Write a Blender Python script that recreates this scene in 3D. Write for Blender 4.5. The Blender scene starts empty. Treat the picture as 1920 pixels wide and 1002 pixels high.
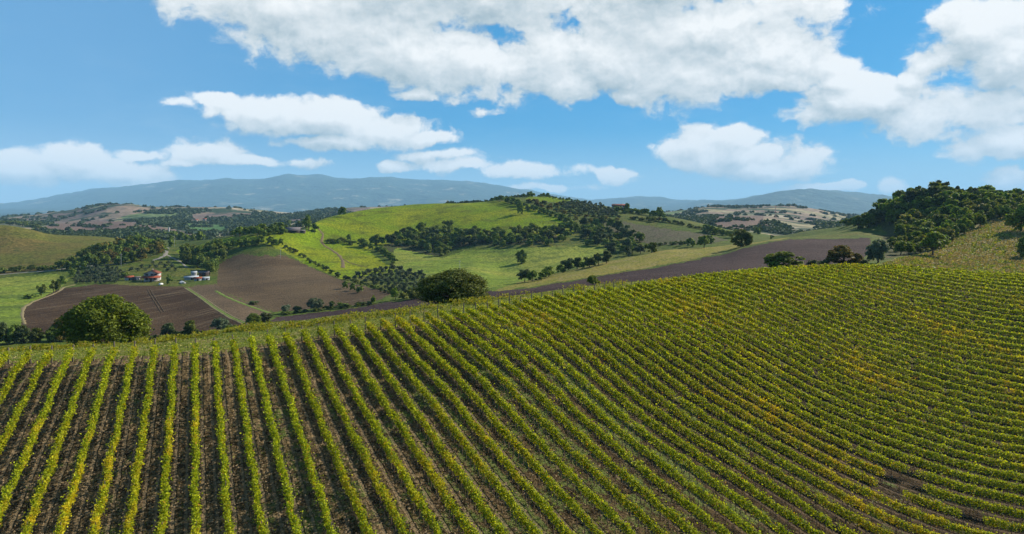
import bpy, math, random
import numpy as np
from mathutils import Vector

random.seed(7)
RNG = np.random.default_rng(7)
S = bpy.context.scene
COL = S.collection

# ------------------------------------------------------------------ camera
# Ground positions are kept as (bearing column u, range r): X = (u-960)*r/FO, depth = KAP*r.
FO = 974.0
FC = 1200.0
KAP = FC / FO
cam = bpy.data.cameras.new('camera')
cam.sensor_width = 36.0
cam.lens = 36.0 * FC / 1920.0
cam.shift_y = -(501 - 400) / 1920.0
cam.clip_start = 0.5
cam.clip_end = 80000
camo = bpy.data.objects.new('camera', cam)
camo.rotation_euler = (math.radians(90), 0, 0)
COL.objects.link(camo)
S.camera = camo

# ------------------------------------------------------------------ light, sky, exposure
SUN_AZ, SUN_EL = math.radians(56), math.radians(32)
sunv = Vector((math.sin(SUN_AZ) * math.cos(SUN_EL), math.cos(SUN_AZ) * math.cos(SUN_EL), math.sin(SUN_EL)))
sl = bpy.data.lights.new('sun', 'SUN')
sl.energy = 5.0
sl.angle = math.radians(0.5)
sl.color = (1.0, 0.91, 0.73)
so = bpy.data.objects.new('sun', sl)
so.rotation_euler = (-sunv).to_track_quat('-Z', 'Y').to_euler()
so.location = (200, 100, 200)
COL.objects.link(so)

S.view_settings.view_transform = 'Standard'
S.view_settings.look = 'None'
S.view_settings.exposure = 1.0
S.view_settings.gamma = 1.0
S.view_settings.use_curve_mapping = False
S.render.engine = 'CYCLES'
S.cycles.use_denoising = True
S.cycles.denoiser = 'OPENIMAGEDENOISE'
S.cycles.denoising_input_passes = 'RGB_ALBEDO_NORMAL'
S.cycles.denoising_prefilter = 'ACCURATE'
S.cycles.max_bounces = 6
S.cycles.diffuse_bounces = 3
S.cycles.transparent_max_bounces = 4
S.cycles.volume_bounces = 0
S.cycles.sample_clamp_indirect = 4.0


class NT:
    """small helper to write node trees"""
    def __init__(self, tree):
        self.t = tree

    def n(self, typ, **kw):
        nd = self.t.nodes.new(typ)
        for k, v in kw.items():
            setattr(nd, k, v)
        return nd

    def put(self, sock, v):
        if isinstance(v, bpy.types.NodeSocket):
            self.t.links.new(v, sock)
        elif v is not None:
            sock.default_value = v

    def m(self, op, a, b=None, c=None, clamp=False):
        nd = self.n('ShaderNodeMath', operation=op, use_clamp=clamp)
        for s, v in zip(nd.inputs, (a, b, c)):
            self.put(s, v)
        return nd.outputs[0]

    def v(self, op, a, b=None, scale=None):
        nd = self.n('ShaderNodeVectorMath', operation=op)
        self.put(nd.inputs[0], a)
        if b is not None:
            self.put(nd.inputs[1], b)
        if scale is not None:
            self.put(nd.inputs['Scale'], scale)
        return nd.outputs['Value'] if op in ('LENGTH', 'DOT_PRODUCT', 'DISTANCE') else nd.outputs[0]

    def noise(self, vec, scale, detail=4.0, rough=0.55, dist=0.0, col=False):
        nd = self.n('ShaderNodeTexNoise')
        self.put(nd.inputs['Vector'], vec)
        nd.inputs['Scale'].default_value = scale
        nd.inputs['Detail'].default_value = detail
        nd.inputs['Roughness'].default_value = rough
        nd.inputs['Distortion'].default_value = dist
        return nd.outputs['Color' if col else 'Fac']

    def ramp(self, fac, lo, hi, smooth=True):
        nd = self.n('ShaderNodeMapRange', interpolation_type='SMOOTHSTEP' if smooth else 'LINEAR')
        self.put(nd.inputs['Value'], fac)
        self.put(nd.inputs['From Min'], lo)
        self.put(nd.inputs['From Max'], hi)
        return nd.outputs['Result']

    def mix(self, fac, a, b):
        nd = self.n('ShaderNodeMix', data_type='RGBA')
        self.put(nd.inputs[0], fac)
        for s, v in ((nd.inputs[6], a), (nd.inputs[7], b)):
            self.put(s, (*v, 1.0) if isinstance(v, tuple) and len(v) == 3 else v)
        return nd.outputs[2]


def sky_dir(px, py):
    x, y, z = (px - 960) / FC, 1.0, (400 - py) / FC
    l = math.sqrt(x * x + y * y + z * z)
    return math.atan2(x, y), math.asin(z / l)


CLOUDS = [  # centre column, centre row, half width, half height of each billow (photo pixels)
    # long bank across the top
    (520, 6, 230, 66), (640, 60, 260, 62), (780, 100, 200, 72), (870, 122, 170, 66), (1020, 128, 140, 66),
    (1150, 100, 220, 88), (1290, 130, 180, 70), (1340, 50, 220, 70), (1450, 105, 130, 70), (1560, 122, 70, 34),
    (900, -40, 620, 110), (1230, -30, 260, 90), (1060, 150, 60, 44), (1430, 150, 130, 42),
    # right hand pair
    (1850, 40, 120, 62), (1790, 100, 110, 46), (1900, 100, 120, 66), (1990, 70, 160, 110), (1700, 150, 40, 22),
    (1560, 195, 96, 46), (1640, 185, 110, 56), (1720, 228, 120, 42), (1850, 215, 130, 62), (1890, 262, 110, 38),
    (2000, 230, 160, 70), (1590, 150, 60, 34),
    # lens cloud left of centre
    (500, 206, 130, 30), (600, 228, 170, 40), (720, 248, 130, 36), (610, 268, 110, 15), (800, 262, 60, 20), (400, 186, 70, 16),
    # cumulus right of centre
    (1370, 300, 160, 38), (1290, 276, 76, 32), (1392, 262, 52, 34), (1505, 306, 62, 34), (1440, 318, 120, 22),
    # cumulus low on the left
    (40, 312, 90, 34), (150, 304, 90, 36), (230, 322, 106, 28), (262, 292, 50, 16, 0.1), (-80, 320, 120, 40),
    # low small ones
    (410, 284, 90, 30, 0.1), (450, 300, 110, 16, 0.1), (350, 304, 60, 12, 0.4), (970, 318, 140, 20, 0.15), (1160, 332, 44, 18, 0.1), (880, 310, 90, 20, 0.25),
    (740, 310, 46, 15, 0.2), (1670, 350, 50, 22, 0.15), (1890, 338, 66, 26, 0.1), (1550, 352, 100, 14, 0.2), (905, 212, 60, 20, 0.45), (1497, 6, 26, 14, 0.4), (330, 190, 90, 26, 0.45), (840, 292, 170, 20, 0.45), (560, 300, 120, 20, 0.5), (1010, 350, 220, 16, 0.4), (1180, 180, 60, 22), (780, 182, 60, 18, 0.2),
]


def build_world():
    w = bpy.data.worlds.new('World')
    S.world = w
    w.use_nodes = True
    t = w.node_tree
    t.nodes.clear()
    N = NT(t)
    tc = N.n('ShaderNodeTexCoord')
    sep = N.n('ShaderNodeSeparateXYZ')
    t.links.new(tc.outputs['Generated'], sep.inputs[0])
    az = N.m('ARCTAN2', sep.outputs[0], sep.outputs[1])
    el = N.m('ARCSINE', sep.outputs[2])
    comb = N.n('ShaderNodeCombineXYZ')
    N.put(comb.inputs[0], az)
    N.put(comb.inputs[1], el)
    P = comb.outputs[0]

    # density group
    g = bpy.data.node_groups.new('cloud_density', 'ShaderNodeTree')
    g.interface.new_socket('P', in_out='INPUT', socket_type='NodeSocketVector')
    g.interface.new_socket('D', in_out='OUTPUT', socket_type='NodeSocketFloat')
    G = NT(g)
    gi, go = G.n('NodeGroupInput'), G.n('NodeGroupOutput')
    p = gi.outputs[0]
    wn = G.noise(p, 9.0, 5, 0.6, col=True)
    wv = G.v('MULTIPLY', G.v('SUBTRACT', wn, (0.5, 0.5, 0.5)), (0.085, 0.042, 0.0))
    q = G.v('ADD', p, wv)
    acc = None
    for (cx, cy, rx, ry, *thin) in CLOUDS:
        a, e = sky_dir(cx, cy)
        sx = math.cos(a) ** 2 / FC
        sy = math.cos(a) / FC
        d = G.v('LENGTH', G.v('MULTIPLY', G.v('SUBTRACT', q, (a, e, 0)), (1 / (rx * sx * 1.12), 1 / (ry * sy * 1.12), 0)))
        d = G.m('SUBTRACT', 1.0 - (thin[0] if thin else 0.0), d)
        acc = d if acc is None else G.m('SMOOTH_MAX', acc, d, 0.12)
    # beyond the picture the same sort of broken cumulus goes on, from noise alone
    sp = G.n('ShaderNodeSeparateXYZ')
    g.links.new(p, sp.inputs[0])
    outx = G.ramp(G.m('ABSOLUTE', sp.outputs[0]), 0.80, 1.05)
    outy = G.ramp(sp.outputs[1], 0.36, 0.5)
    outside = G.m('MAXIMUM', outx, outy)
    gen = G.m('MULTIPLY', G.m('SUBTRACT', G.noise(G.v('MULTIPLY', p, (1.0, 2.2, 1.0)), 2.6, 3, 0.5), 0.565), 5.0)
    gen = G.m('SUBTRACT', G.m('MULTIPLY', gen, outside), G.m('MULTIPLY', G.m('SUBTRACT', 1.0, outside), 1.5))
    acc = G.m('SMOOTH_MAX', acc, gen, 0.1)
    fb = G.noise(G.v('MULTIPLY', q, (1.0, 1.25, 1.0)), 17.0, 10, 0.62)
    fb2 = G.noise(G.v('MULTIPLY', p, (1.0, 1.5, 1.0)), 7.5, 4, 0.55)
    d = G.m('ADD', acc, G.m('MULTIPLY', G.m('SUBTRACT', fb, 0.5), 1.65))
    d = G.m('ADD', d, G.m('MULTIPLY', G.m('SUBTRACT', fb2, 0.5), 1.25))
    g.links.new(d, go.inputs[0])

    def dens(vec):
        nd = N.n('ShaderNodeGroup', node_tree=g)
        N.put(nd.inputs[0], vec)
        return nd.outputs[0]
    d0 = dens(P)
    d1 = dens(N.v('ADD', P, (0.005, 0.010, 0)))
    d2 = dens(N.v('ADD', P, (0.016, 0.036, 0)))
    alpha = N.ramp(d0, 0.02, 0.36)
    # thin veil of the humid air between the clouds
    veil = N.m('MULTIPLY', N.ramp(N.noise(N.v('MULTIPLY', P, (1.0, 3.0, 1.0)), 5.0, 6, 0.6), 0.45, 0.8), 0.22)
    veil = N.m('MULTIPLY', veil, N.ramp(el, 0.32, 0.02))
    veil = N.m('MAXIMUM', veil, N.m('MULTIPLY', N.ramp(el, 0.14, 0.0), 0.46))
    thick = N.ramp(d0, 0.25, 1.25)
    grey = N.m('MULTIPLY', thick, N.ramp(N.noise(N.v('MULTIPLY', P, (1.0, 1.9, 1.0)), 6.5, 3, 0.5), 0.40, 0.62))
    rim = N.m('ADD', N.m('MULTIPLY', N.m('SUBTRACT', d0, d1), 0.55), N.m('MULTIPLY', N.m('SUBTRACT', d0, d2), 0.55))
    lit = N.m('SUBTRACT', rim, N.m('MULTIPLY', grey, 0.27))
    lit = N.ramp(lit, -0.60, 0.36, smooth=False)
    ccol = N.mix(lit, (4.1, 5.1, 5.6), (10.0, 10.1, 10.0))
    sky = N.n('ShaderNodeTexSky', sky_type='NISHITA')
    sky.sun_disc = False
    sky.sun_elevation = SUN_EL
    sky.sun_rotation = SUN_AZ
    sky.altitude = 200
    sky.air_density = 1.0
    sky.dust_density = 0.3
    sky.ozone_density = 2.0
    skyc = N.v('MULTIPLY', sky.outputs[0], (0.42, 0.95, 1.25))
    skyc = N.mix(0.7, skyc, (0.24, 3.05, 6.5))
    skyc = N.mix(N.m('MULTIPLY', N.ramp(az, -0.05, -0.62), 0.20), skyc, (5.2, 6.4, 8.2))
    skyc = N.mix(veil, skyc, (6.9, 8.3, 9.2))
    c = N.mix(alpha, skyc, ccol)
    bg = N.n('ShaderNodeBackground')
    N.put(bg.inputs[0], c)
    bg.inputs[1].default_value = 0.05
    out = N.n('ShaderNodeOutputWorld')
    t.links.new(bg.outputs[0], out.inputs[0])


build_world()
S.world.cycles.sampling_method = 'MANUAL'
S.world.cycles.sample_map_resolution = 256

# ------------------------------------------------------------------ helpers


def vnoise(x, y, seed=0):
    """value noise, numpy"""
    xi, yi = np.floor(x).astype(np.int64), np.floor(y).astype(np.int64)
    xf, yf = x - xi, y - yi
    xf, yf = xf * xf * (3 - 2 * xf), yf * yf * (3 - 2 * yf)

    def h(a, b):
        n = (a * 374761393 + b * 668265263 + seed * 1442695041) & 0xFFFFFFFF
        n = ((n ^ (n >> 13)) * 1274126177) & 0xFFFFFFFF
        return ((n ^ (n >> 16)) & 0xFFFF) / 65535.0
    return (h(xi, yi) * (1 - xf) + h(xi + 1, yi) * xf) * (1 - yf) + (h(xi, yi + 1) * (1 - xf) + h(xi + 1, yi + 1) * xf) * yf


def fbm(x, y, seed=0, octv=4):
    s, a, t = 0.0, 1.0, 0.0
    for k in range(octv):
        s = s + a * vnoise(x * 2 ** k, y * 2 ** k, seed + k * 17)
        t += a
        a *= 0.5
    return s / t


def pchip(xk, yk, x):
    """monotone cubic through knots, 1D"""
    xk, yk = np.asarray(xk, float), np.asarray(yk, float)
    hh = np.diff(xk)
    dl = np.diff(yk) / hh
    m = np.zeros(len(xk))
    for i in range(1, len(xk) - 1):
        if dl[i - 1] * dl[i] > 0:
            w1, w2 = 2 * hh[i] + hh[i - 1], hh[i] + 2 * hh[i - 1]
            m[i] = (w1 + w2) / (w1 / dl[i - 1] + w2 / dl[i])
    m[0], m[-1] = dl[0], dl[-1]
    x = np.clip(x, xk[0], xk[-1])
    k = np.clip(np.searchsorted(xk, x, side='right') - 1, 0, len(xk) - 2)
    t = (x - xk[k]) / hh[k]
    return ((1 + 2 * t) * (1 - t) ** 2 * yk[k] + t * (1 - t) ** 2 * hh[k] * m[k]
            + t * t * (3 - 2 * t) * yk[k + 1] + t * t * (t - 1) * hh[k] * m[k + 1])


def mesh_np(name, verts, faces, mat=None, smooth=False):
    verts = np.asarray(verts, np.float32)
    faces = np.asarray(faces, np.int32)
    me = bpy.data.meshes.new(name)
    nf, k = faces.shape
    me.vertices.add(len(verts))
    me.vertices.foreach_set('co', verts.ravel())
    me.loops.add(nf * k)
    me.loops.foreach_set('vertex_index', faces.ravel())
    me.polygons.add(nf)
    me.polygons.foreach_set('loop_start', np.arange(0, nf * k, k, dtype=np.int32))
    me.polygons.foreach_set('loop_total', np.full(nf, k, np.int32))
    if smooth:
        me.polygons.foreach_set('use_smooth', np.ones(nf, bool))
    me.update(calc_edges=True)
    if mat:
        me.materials.append(mat)
    return me


def obj(name, me, parent=None, label=None, cat=None, group=None, kind=None, loc=None):
    o = bpy.data.objects.new(name, me)
    COL.objects.link(o)
    if parent:
        o.parent = parent
    if loc is not None:
        o.location = loc
    tag(o, label, cat, group, kind)
    return o


def tag(o, label=None, cat=None, group=None, kind=None):
    if label:
        o['label'] = label
    if cat:
        o['category'] = cat
    if group:
        o['group'] = group
    if kind:
        o['kind'] = kind
    return o


def geom(parts):
    """join (verts, quads) pieces"""
    vs, fs, n = [], [], 0
    for v, f in parts:
        vs.append(np.asarray(v, float))
        fs.append(np.asarray(f, int) + n)
        n += len(v)
    return np.concatenate(vs), np.concatenate(fs)


def tube(p0, p1, r0, r1, n=6):
    p0, p1 = np.array(p0, float), np.array(p1, float)
    d = p1 - p0
    d /= np.linalg.norm(d)
    a = np.cross(d, [0.31, 0.87, 0.12])
    a /= np.linalg.norm(a)
    b = np.cross(d, a)
    an = np.arange(n) * 2 * math.pi / n
    ring = np.cos(an)[:, None] * a + np.sin(an)[:, None] * b
    v = np.concatenate([p0 + ring * r0, p1 + ring * r1])
    f = [(i, (i + 1) % n, n + (i + 1) % n, n + i) for i in range(n)]
    for k in range(1, n - 1, 2):
        f.append((n, n + k, n + k + 1, n + (k + 2) % n))
    return v, f


def box(x0, x1, y0, y1, z0, z1):
    v = [(x, y, z) for z in (z0, z1) for y in (y0, y1) for x in (x0, x1)]
    f = [(0, 2, 3, 1), (4, 5, 7, 6), (0, 1, 5, 4), (2, 6, 7, 3), (0, 4, 6, 2), (1, 3, 7, 5)]
    return v, f


# ------------------------------------------------------------------ terrain profile
# every layer: list of (u, r, row) - the ground seen at that photo row at range r; layers run from near to far
L = []
VINE_UP = 1.35
def lay(pts, up=0.0, hh=False):
    u = [p[0] for p in pts]
    r = [p[1] for p in pts]
    h = [p[2] if hh else (p[2] - 400) * p[1] / FO + up for p in pts]
    L.append((u, r, h))


lay([(-500, 6, 27), (370, 6, 27.5), (960, 6, 30), (1320, 6, 36), (1660, 6, 42), (2420, 6, 46)], hh=True)
lay([(-500, 38.7, 1002), (0, 38.7, 1002), (370, 38.7, 1002), (700, 38, 1002), (960, 40.4, 1002), (1320, 46, 1002), (1660, 54, 1002), (1920, 59, 1002), (2420, 66, 1002)], VINE_UP)
lay([(-500, 45, 878), (0, 45.2, 878), (370, 46, 866), (700, 49.5, 825), (960, 54.5, 800), (1320, 68.7, 760), (1660, 81, 765), (1920, 86, 790), (2420, 92, 820)], VINE_UP)
lay([(-500, 51.5, 790), (0, 51.5, 786), (370, 54, 760), (700, 61, 712), (960, 69, 664), (1320, 90.5, 620), (1660, 107, 630), (1920, 112, 655), (2420, 118, 680)], VINE_UP)
VT = [(-500, 64, 680), (0, 64, 664), (370, 66, 648), (506, 72, 630), (601, 74.5, 617), (700, 78, 605), (800, 82, 590), (874, 86, 578), (960, 92, 566), (1061, 100, 550), (1153, 107, 538), (1320, 127, 515), (1500, 142, 499), (1660, 150, 497), (1760, 152, 505), (1920, 155, 515), (2420, 160, 530)]
lay(VT, VINE_UP)
lay([(-500, 80, 672), (0, 80, 658), (270, 82, 643), (365, 82, 630), (480, 84, 613), (560, 86, 607), (640, 87, 597), (720, 90, 588), (800, 92, 577), (880, 96, 567), (920, 98, 563), (1000, 104, 553), (1080, 110, 541), (1153, 115, 533), (1240, 124, 525), (1400, 146, 507), (1500, 156, 501), (1600, 160, 498), (1700, 160, 501), (1760, 162, 507), (1840, 164, 515), (1920, 165, 517), (2420, 172, 530)])
lay([(-500, 120, 38), (0, 120, 37), (370, 125, 36), (700, 135, 32), (960, 135, 27), (1153, 140, 22.4), (1320, 158, 19.6), (1500, 170, 18), (1660, 172, 17), (1760, 180, 19), (1920, 181, 20.2), (2420, 185, 22)], hh=True)
lay([(-500, 175, 660), (0, 175, 650), (300, 200, 636), (480, 215, 607), (600, 215, 597), (800, 215, 574), (920, 195, 558), (1000, 180, 548), (1120, 172, 532), (1300, 180, 512), (1460, 190, 500), (1600, 195, 492), (1700, 200, 485), (1760, 205, 486), (1850, 205, 489), (1920, 205, 490), (2420, 205, 495)])
lay([(-500, 330, 555), (0, 330, 545), (150, 355, 535), (300, 365, 533), (420, 330, 545), (500, 265, 583), (600, 258, 580), (700, 265, 566), (800, 275, 552), (880, 250, 553), (940, 225, 547), (1000, 230, 539), (1100, 240, 522), (1240, 255, 499), (1359, 275, 476), (1406, 285, 461), (1480, 300, 449), (1560, 300, 448), (1635, 295, 446), (1700, 260, 466), (1800, 250, 452), (1920, 250, 434), (2420, 250, 430)])
lay([(-500, 420, 520), (0, 420, 512), (100, 430, 500), (200, 450, 488), (300, 470, 478), (400, 430, 505), (500, 400, 507), (600, 400, 508), (700, 410, 509), (800, 360, 519), (880, 315, 529), (940, 270, 535), (1000, 265, 528), (1100, 285, 504), (1200, 310, 480), (1256, 320, 469), (1320, 325, 466), (1400, 325, 457), (1480, 330, 446), (1560, 350, 440), (1620, 340, 435), (1700, 290, 455), (1800, 285, 428), (1920, 285, 410), (2420, 290, 408)])
lay([(-500, 520, 470), (0, 520, 468), (100, 540, 462), (200, 560, 458), (300, 540, 465), (400, 490, 467), (500, 490, 450), (600, 520, 462), (700, 540, 460), (800, 500, 480), (880, 450, 490), (940, 410, 508), (1000, 395, 508), (1100, 420, 495), (1200, 430, 489), (1300, 440, 472), (1400, 450, 460), (1480, 440, 450), (1560, 420, 434), (1620, 380, 426), (1700, 320, 432), (1800, 312, 407), (1920, 312, 394), (2420, 312, 390)])
lay([(-500, 600, 415), (0, 600, 422), (60, 600, 432), (100, 620, 441), (200, 640, 446), (250, 650, 452), (300, 650, 455), (350, 600, 455), (400, 545, 450), (450, 540, 441), (500, 540, 435), (570, 550, 432), (600, 620, 412), (640, 660, 403), (700, 710, 392), (800, 750, 383), (860, 750, 381), (920, 760, 378), (960, 780, 371), (1000, 790, 369), (1050, 770, 373), (1090, 750, 381), (1150, 720, 389), (1200, 690, 398), (1250, 660, 406), (1300, 640, 416), (1350, 620, 428), (1400, 610, 438), (1450, 600, 444), (1500, 500, 437), (1560, 450, 428), (1600, 420, 421), (1650, 380, 400), (1700, 360, 382), (1760, 350, 365), (1800, 345, 369), (1850, 345, 373), (1920, 345, 375), (2420, 350, 372)])
lay([(-500, 800, 455), (0, 800, 452), (150, 820, 452), (250, 850, 449), (320, 850, 448), (400, 800, 455), (570, 800, 442), (640, 900, 420), (800, 1000, 402), (1000, 1050, 398), (1200, 980, 415), (1300, 900, 424), (1400, 850, 433), (1500, 800, 445), (1650, 700, 420), (1760, 650, 400), (1920, 650, 400), (2420, 650, 400)])
lay([(-500, 1300, 418), (0, 1300, 416), (100, 1300, 422), (160, 1250, 424), (230, 1250, 419), (300, 1250, 424), (400, 1200, 436), (500, 1200, 430), (600, 1300, 416), (700, 1300, 408), (1000, 1400, 402), (1250, 1350, 409), (1300, 1200, 416), (1380, 1150, 409), (1440, 1150, 412), (1500, 1100, 425), (1600, 1200, 424), (1920, 1300, 410), (2420, 1300, 410)])
lay([(-500, 1650, 420), (0, 1650, 418), (100, 1650, 420), (200, 1600, 416), (300, 1600, 412), (400, 1600, 418), (500, 1600, 416), (600, 1700, 408), (760, 1800, 402), (1000, 1800, 404), (1250, 1700, 410), (1330, 1600, 404), (1440, 1600, 404), (1520, 1600, 410), (1600, 1700, 415), (2420, 1700, 410)])
lay([(-500, 2200, 412), (0, 2200, 408), (50, 2200, 405), (130, 2150, 395), (175, 2100, 387), (200, 2050, 384), (240, 2050, 383), (280, 2100, 388), (350, 2200, 389), (420, 2200, 388), (470, 2250, 392), (560, 2400, 400), (620, 2500, 393), (680, 2500, 389), (760, 2600, 388), (900, 2600, 391), (1200, 2400, 401), (1270, 2300, 395), (1340, 2200, 388), (1400, 2200, 388), (1460, 2200, 386), (1520, 2200, 391), (1570, 2200, 401), (1620, 2200, 406), (1920, 2300, 404), (2420, 2300, 404)])
lay([(-500, 3300, 58), (2420, 3300, 58)], hh=True)
lay([(-500, 10000, 404), (1000, 10000, 404), (1290, 10400, 402), (1300, 8600, 401), (2420, 8600, 401)])
MT = [(-500, 16000, 398), (-200, 16000, 392), (0, 16000, 383), (50, 16000, 378), (100, 16000, 371), (150, 16000, 362), (190, 16000, 353), (250, 16000, 350), (320, 16000, 342), (370, 16000, 340), (430, 16000, 334), (470, 16000, 336), (540, 16000, 331), (600, 16400, 333), (640, 16400, 336), (720, 16400, 336), (780, 16400, 340), (860, 16800, 341), (920, 17200, 347), (980, 17600, 358), (1020, 18000, 366), (1060, 18000, 371), (1130, 18000, 376), (1180, 18000, 373), (1250, 18000, 377), (1300, 16000, 378), (1330, 14000, 376), (1370, 13000, 374), (1420, 12400, 366), (1460, 12000, 360), (1500, 12000, 355), (1540, 12000, 356), (1600, 12000, 362), (1660, 12400, 368), (1720, 13000, 375), (1800, 14000, 381), (1920, 15000, 386), (2420, 15000, 390)]
lay(MT)
lay([(-500, 24000, 406), (2420, 24000, 406)])

UG = np.concatenate([np.linspace(-500, -30, 40, endpoint=False), np.linspace(-30, 1950, 992, endpoint=False), np.linspace(1950, 2420, 41)])
def geo(a, b, step):
    n = max(2, int(math.log(b / a) / step))
    return np.exp(np.linspace(math.log(a), math.log(b), n, endpoint=False))
RG = np.concatenate([geo(6, 30, 0.05), geo(30, 150, 0.012), geo(150, 1000, 0.0085), geo(1000, 2700, 0.011), geo(2700, 24000, 0.02), [24000.0]])
LR = np.log(RG)
nU, nR = len(UG), len(RG)
KR = np.array([np.interp(UG, u, r) if len(u) < 3 else pchip(u, r, UG) for u, r, h in L]).T
KH = np.array([np.interp(UG, u, h) if len(u) < 3 else pchip(u, h, UG) for u, r, h in L]).T
def soft(a, k):
    """light smoothing along u so that knots leave no creases"""
    out = a.copy()
    for _ in range(k):
        p = np.pad(out, ((1, 1), (0, 0)), mode='edge')
        out = 0.25 * p[:-2] + 0.5 * p[1:-1] + 0.25 * p[2:]
    return out
KR, KH = soft(KR, 24), np.concatenate([soft(KH[:, :-2], 24), soft(KH[:, -2:], 4)], 1)
for k in range(1, KR.shape[1]):
    KR[:, k] = np.maximum(KR[:, k], KR[:, k - 1] * 1.004)
H = np.empty((nU, nR))
for c in range(nU):
    H[c] = pchip(KR[c], KH[c], RG)
GX = (UG[:, None] - 960) * RG[None, :] / FO
GY = np.broadcast_to(KAP * RG[None, :], GX.shape)
amp = np.interp(LR, np.log([6, 100, 200, 600, 1200, 2500, 6000, 16000]), [0.10, 0.22, 0.6, 1.6, 4.0, 9, 80, 210])
wl = np.interp(LR, np.log([6, 100, 200, 600, 1200, 2500, 5000, 9000]), [12, 16, 40, 80, 160, 260, 700, 900])
wl = np.where(RG < 170, 14.0, np.where(RG < 1000, 70.0, np.where(RG < 3000, 230.0, 1500.0)))
H = H - amp[None, :] * (fbm(GX / wl[None, :] + 31, GY / wl[None, :] + 57, 3, 4) - 0.5) * 1.3
mtn = np.clip((RG - 5500) / 4000, 0, 1)[None, :]
fold = np.abs(fbm(GX / 2600.0 + 5, GY / 5200.0 + 3, 71, 4) - 0.5) * 2 + 0.5 * np.abs(fbm(GX / 900.0 + 5, GY / 1800.0 + 3, 72, 3) - 0.5) * 2
H = H + mtn * 120 * (fold - 0.42)
Z = -H


def ground(u, r):
    """height of the terrain sheet"""
    u, r = np.asarray(u, float), np.asarray(r, float)
    ci = np.clip(np.interp(u, UG, np.arange(nU)), 0, nU - 1.001)
    ri = np.clip(np.interp(np.log(r), LR, np.arange(nR)), 0, nR - 1.001)
    c0, r0 = ci.astype(int), ri.astype(int)
    a, b = ci - c0, ri - r0
    return (Z[c0, r0] * (1 - a) * (1 - b) + Z[c0 + 1, r0] * a * (1 - b) + Z[c0, r0 + 1] * (1 - a) * b + Z[c0 + 1, r0 + 1] * a * b)


def place(u, r):
    u, r = np.asarray(u, float), np.asarray(r, float)
    return np.stack([(u - 960) * r / FO, KAP * r, ground(u, r)], -1)


def hit(u, row, rmin=60.0):
    """range at which the ground is seen along a bearing and drop (first crossing beyond rmin)"""
    c = int(round(np.interp(u, UG, np.arange(nU))))
    rows = 400 - Z[c] * FO / RG
    ok = (RG >= rmin) & (rows <= row)
    if not ok.any():
        return None
    k = int(np.argmax(ok))
    if k == 0 or RG[k - 1] < rmin:
        return float(RG[k])
    y0, y1 = rows[k - 1], rows[k]
    t = 0 if y0 == y1 else (y0 - row) / (y0 - y1)
    return float(RG[k - 1] + min(max(t, 0), 1) * (RG[k] - RG[k - 1]))


def vt_r(u):
    return np.interp(u, UG, KR[:, 4])


def hc_r(u):
    return np.interp(u, UG, KR[:, 5])

# ------------------------------------------------------------------ ground materials
def principled(name):
    m = bpy.data.materials.new(name)
    m.use_nodes = True
    t = m.node_tree
    t.nodes.clear()
    N = NT(t)
    b = N.n('ShaderNodeBsdfPrincipled')
    b.inputs['Roughness'].default_value = 0.9
    b.inputs['Specular IOR Level'].default_value = 0.04
    o = N.n('ShaderNodeOutputMaterial')
    t.links.new(b.outputs[0], o.inputs[0])
    return m, N, b


def bump(N, b, h, dist, strength=1.0):
    bp = N.n('ShaderNodeBump')
    bp.inputs['Strength'].default_value = strength
    bp.inputs['Distance'].default_value = dist
    N.put(bp.inputs['Height'], h)
    N.put(b.inputs['Normal'], bp.outputs[0])


def wpos(N):
    return N.n('ShaderNodeNewGeometry').outputs['Position']


def mat_grass(name, a, bcol, c, big=0.02, mid=0.12, fine=1.1, relief=0.5, cut=(0.42, 0.62)):
    """grass in three tones: broad drifts, patches, tufts"""
    m, N, b = principled(name)
    p = wpos(N)
    col = N.mix(N.ramp(N.noise(p, big, 5, 0.6, 0.4), *cut), a, bcol)
    col = N.mix(N.ramp(N.noise(p, mid, 5, 0.65), 0.46, 0.68), col, c)
    f = N.noise(p, fine, 4, 0.7)
    dark = N.v('MULTIPLY', col, (0.34, 0.40, 0.30))
    col = N.mix(N.ramp(f, 0.60, 0.38), col, dark)
    clump = N.ramp(N.noise(p, mid * 2.3, 6, 0.74), 0.56, 0.68)
    col = N.mix(N.m('MULTIPLY', clump, 0.45), col, dark)
    rot = N.n('ShaderNodeMapping')
    rot.inputs['Rotation'].default_value = (0, 0, 0.9)
    N.put(rot.inputs[0], p)
    passes = N.noise(N.v('MULTIPLY', rot.outputs[0], (1.0, 0.03, 0.0)), fine * 0.45, 3, 0.6, 0.3)
    col = N.mix(N.m('MULTIPLY', N.ramp(passes, 0.50, 0.66), 0.32), col, dark)
    N.put(b.inputs['Base Color'], col)
    bump(N, b, N.noise(p, fine * 0.7, 5, 0.7), relief)
    return m


def mat_plough(name, a, bcol, ang, furrow=0.55, streak=(0.3, 0.24, 0.17), amount=0.25):
    """turned earth: furrow lines along ANG, clods, straw-coloured streaks"""
    m, N, b = principled(name)
    p = wpos(N)
    rot = N.n('ShaderNodeMapping')
    rot.inputs['Rotation'].default_value = (0, 0, ang)
    N.put(rot.inputs[0], p)
    q = N.v('MULTIPLY', rot.outputs[0], (1.0, 0.04, 1.0))
    lines = N.noise(q, furrow, 4, 0.6)
    col = N.mix(N.ramp(N.noise(p, 0.02, 4, 0.6), 0.35, 0.65), a, bcol)
    col = N.mix(N.m('MULTIPLY', N.ramp(lines, 0.5, 0.72), amount), col, streak)
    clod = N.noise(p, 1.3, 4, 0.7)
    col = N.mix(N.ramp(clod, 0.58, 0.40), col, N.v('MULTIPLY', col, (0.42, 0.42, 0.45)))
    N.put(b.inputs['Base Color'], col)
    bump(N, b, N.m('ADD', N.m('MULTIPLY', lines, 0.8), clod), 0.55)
    return m


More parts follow.
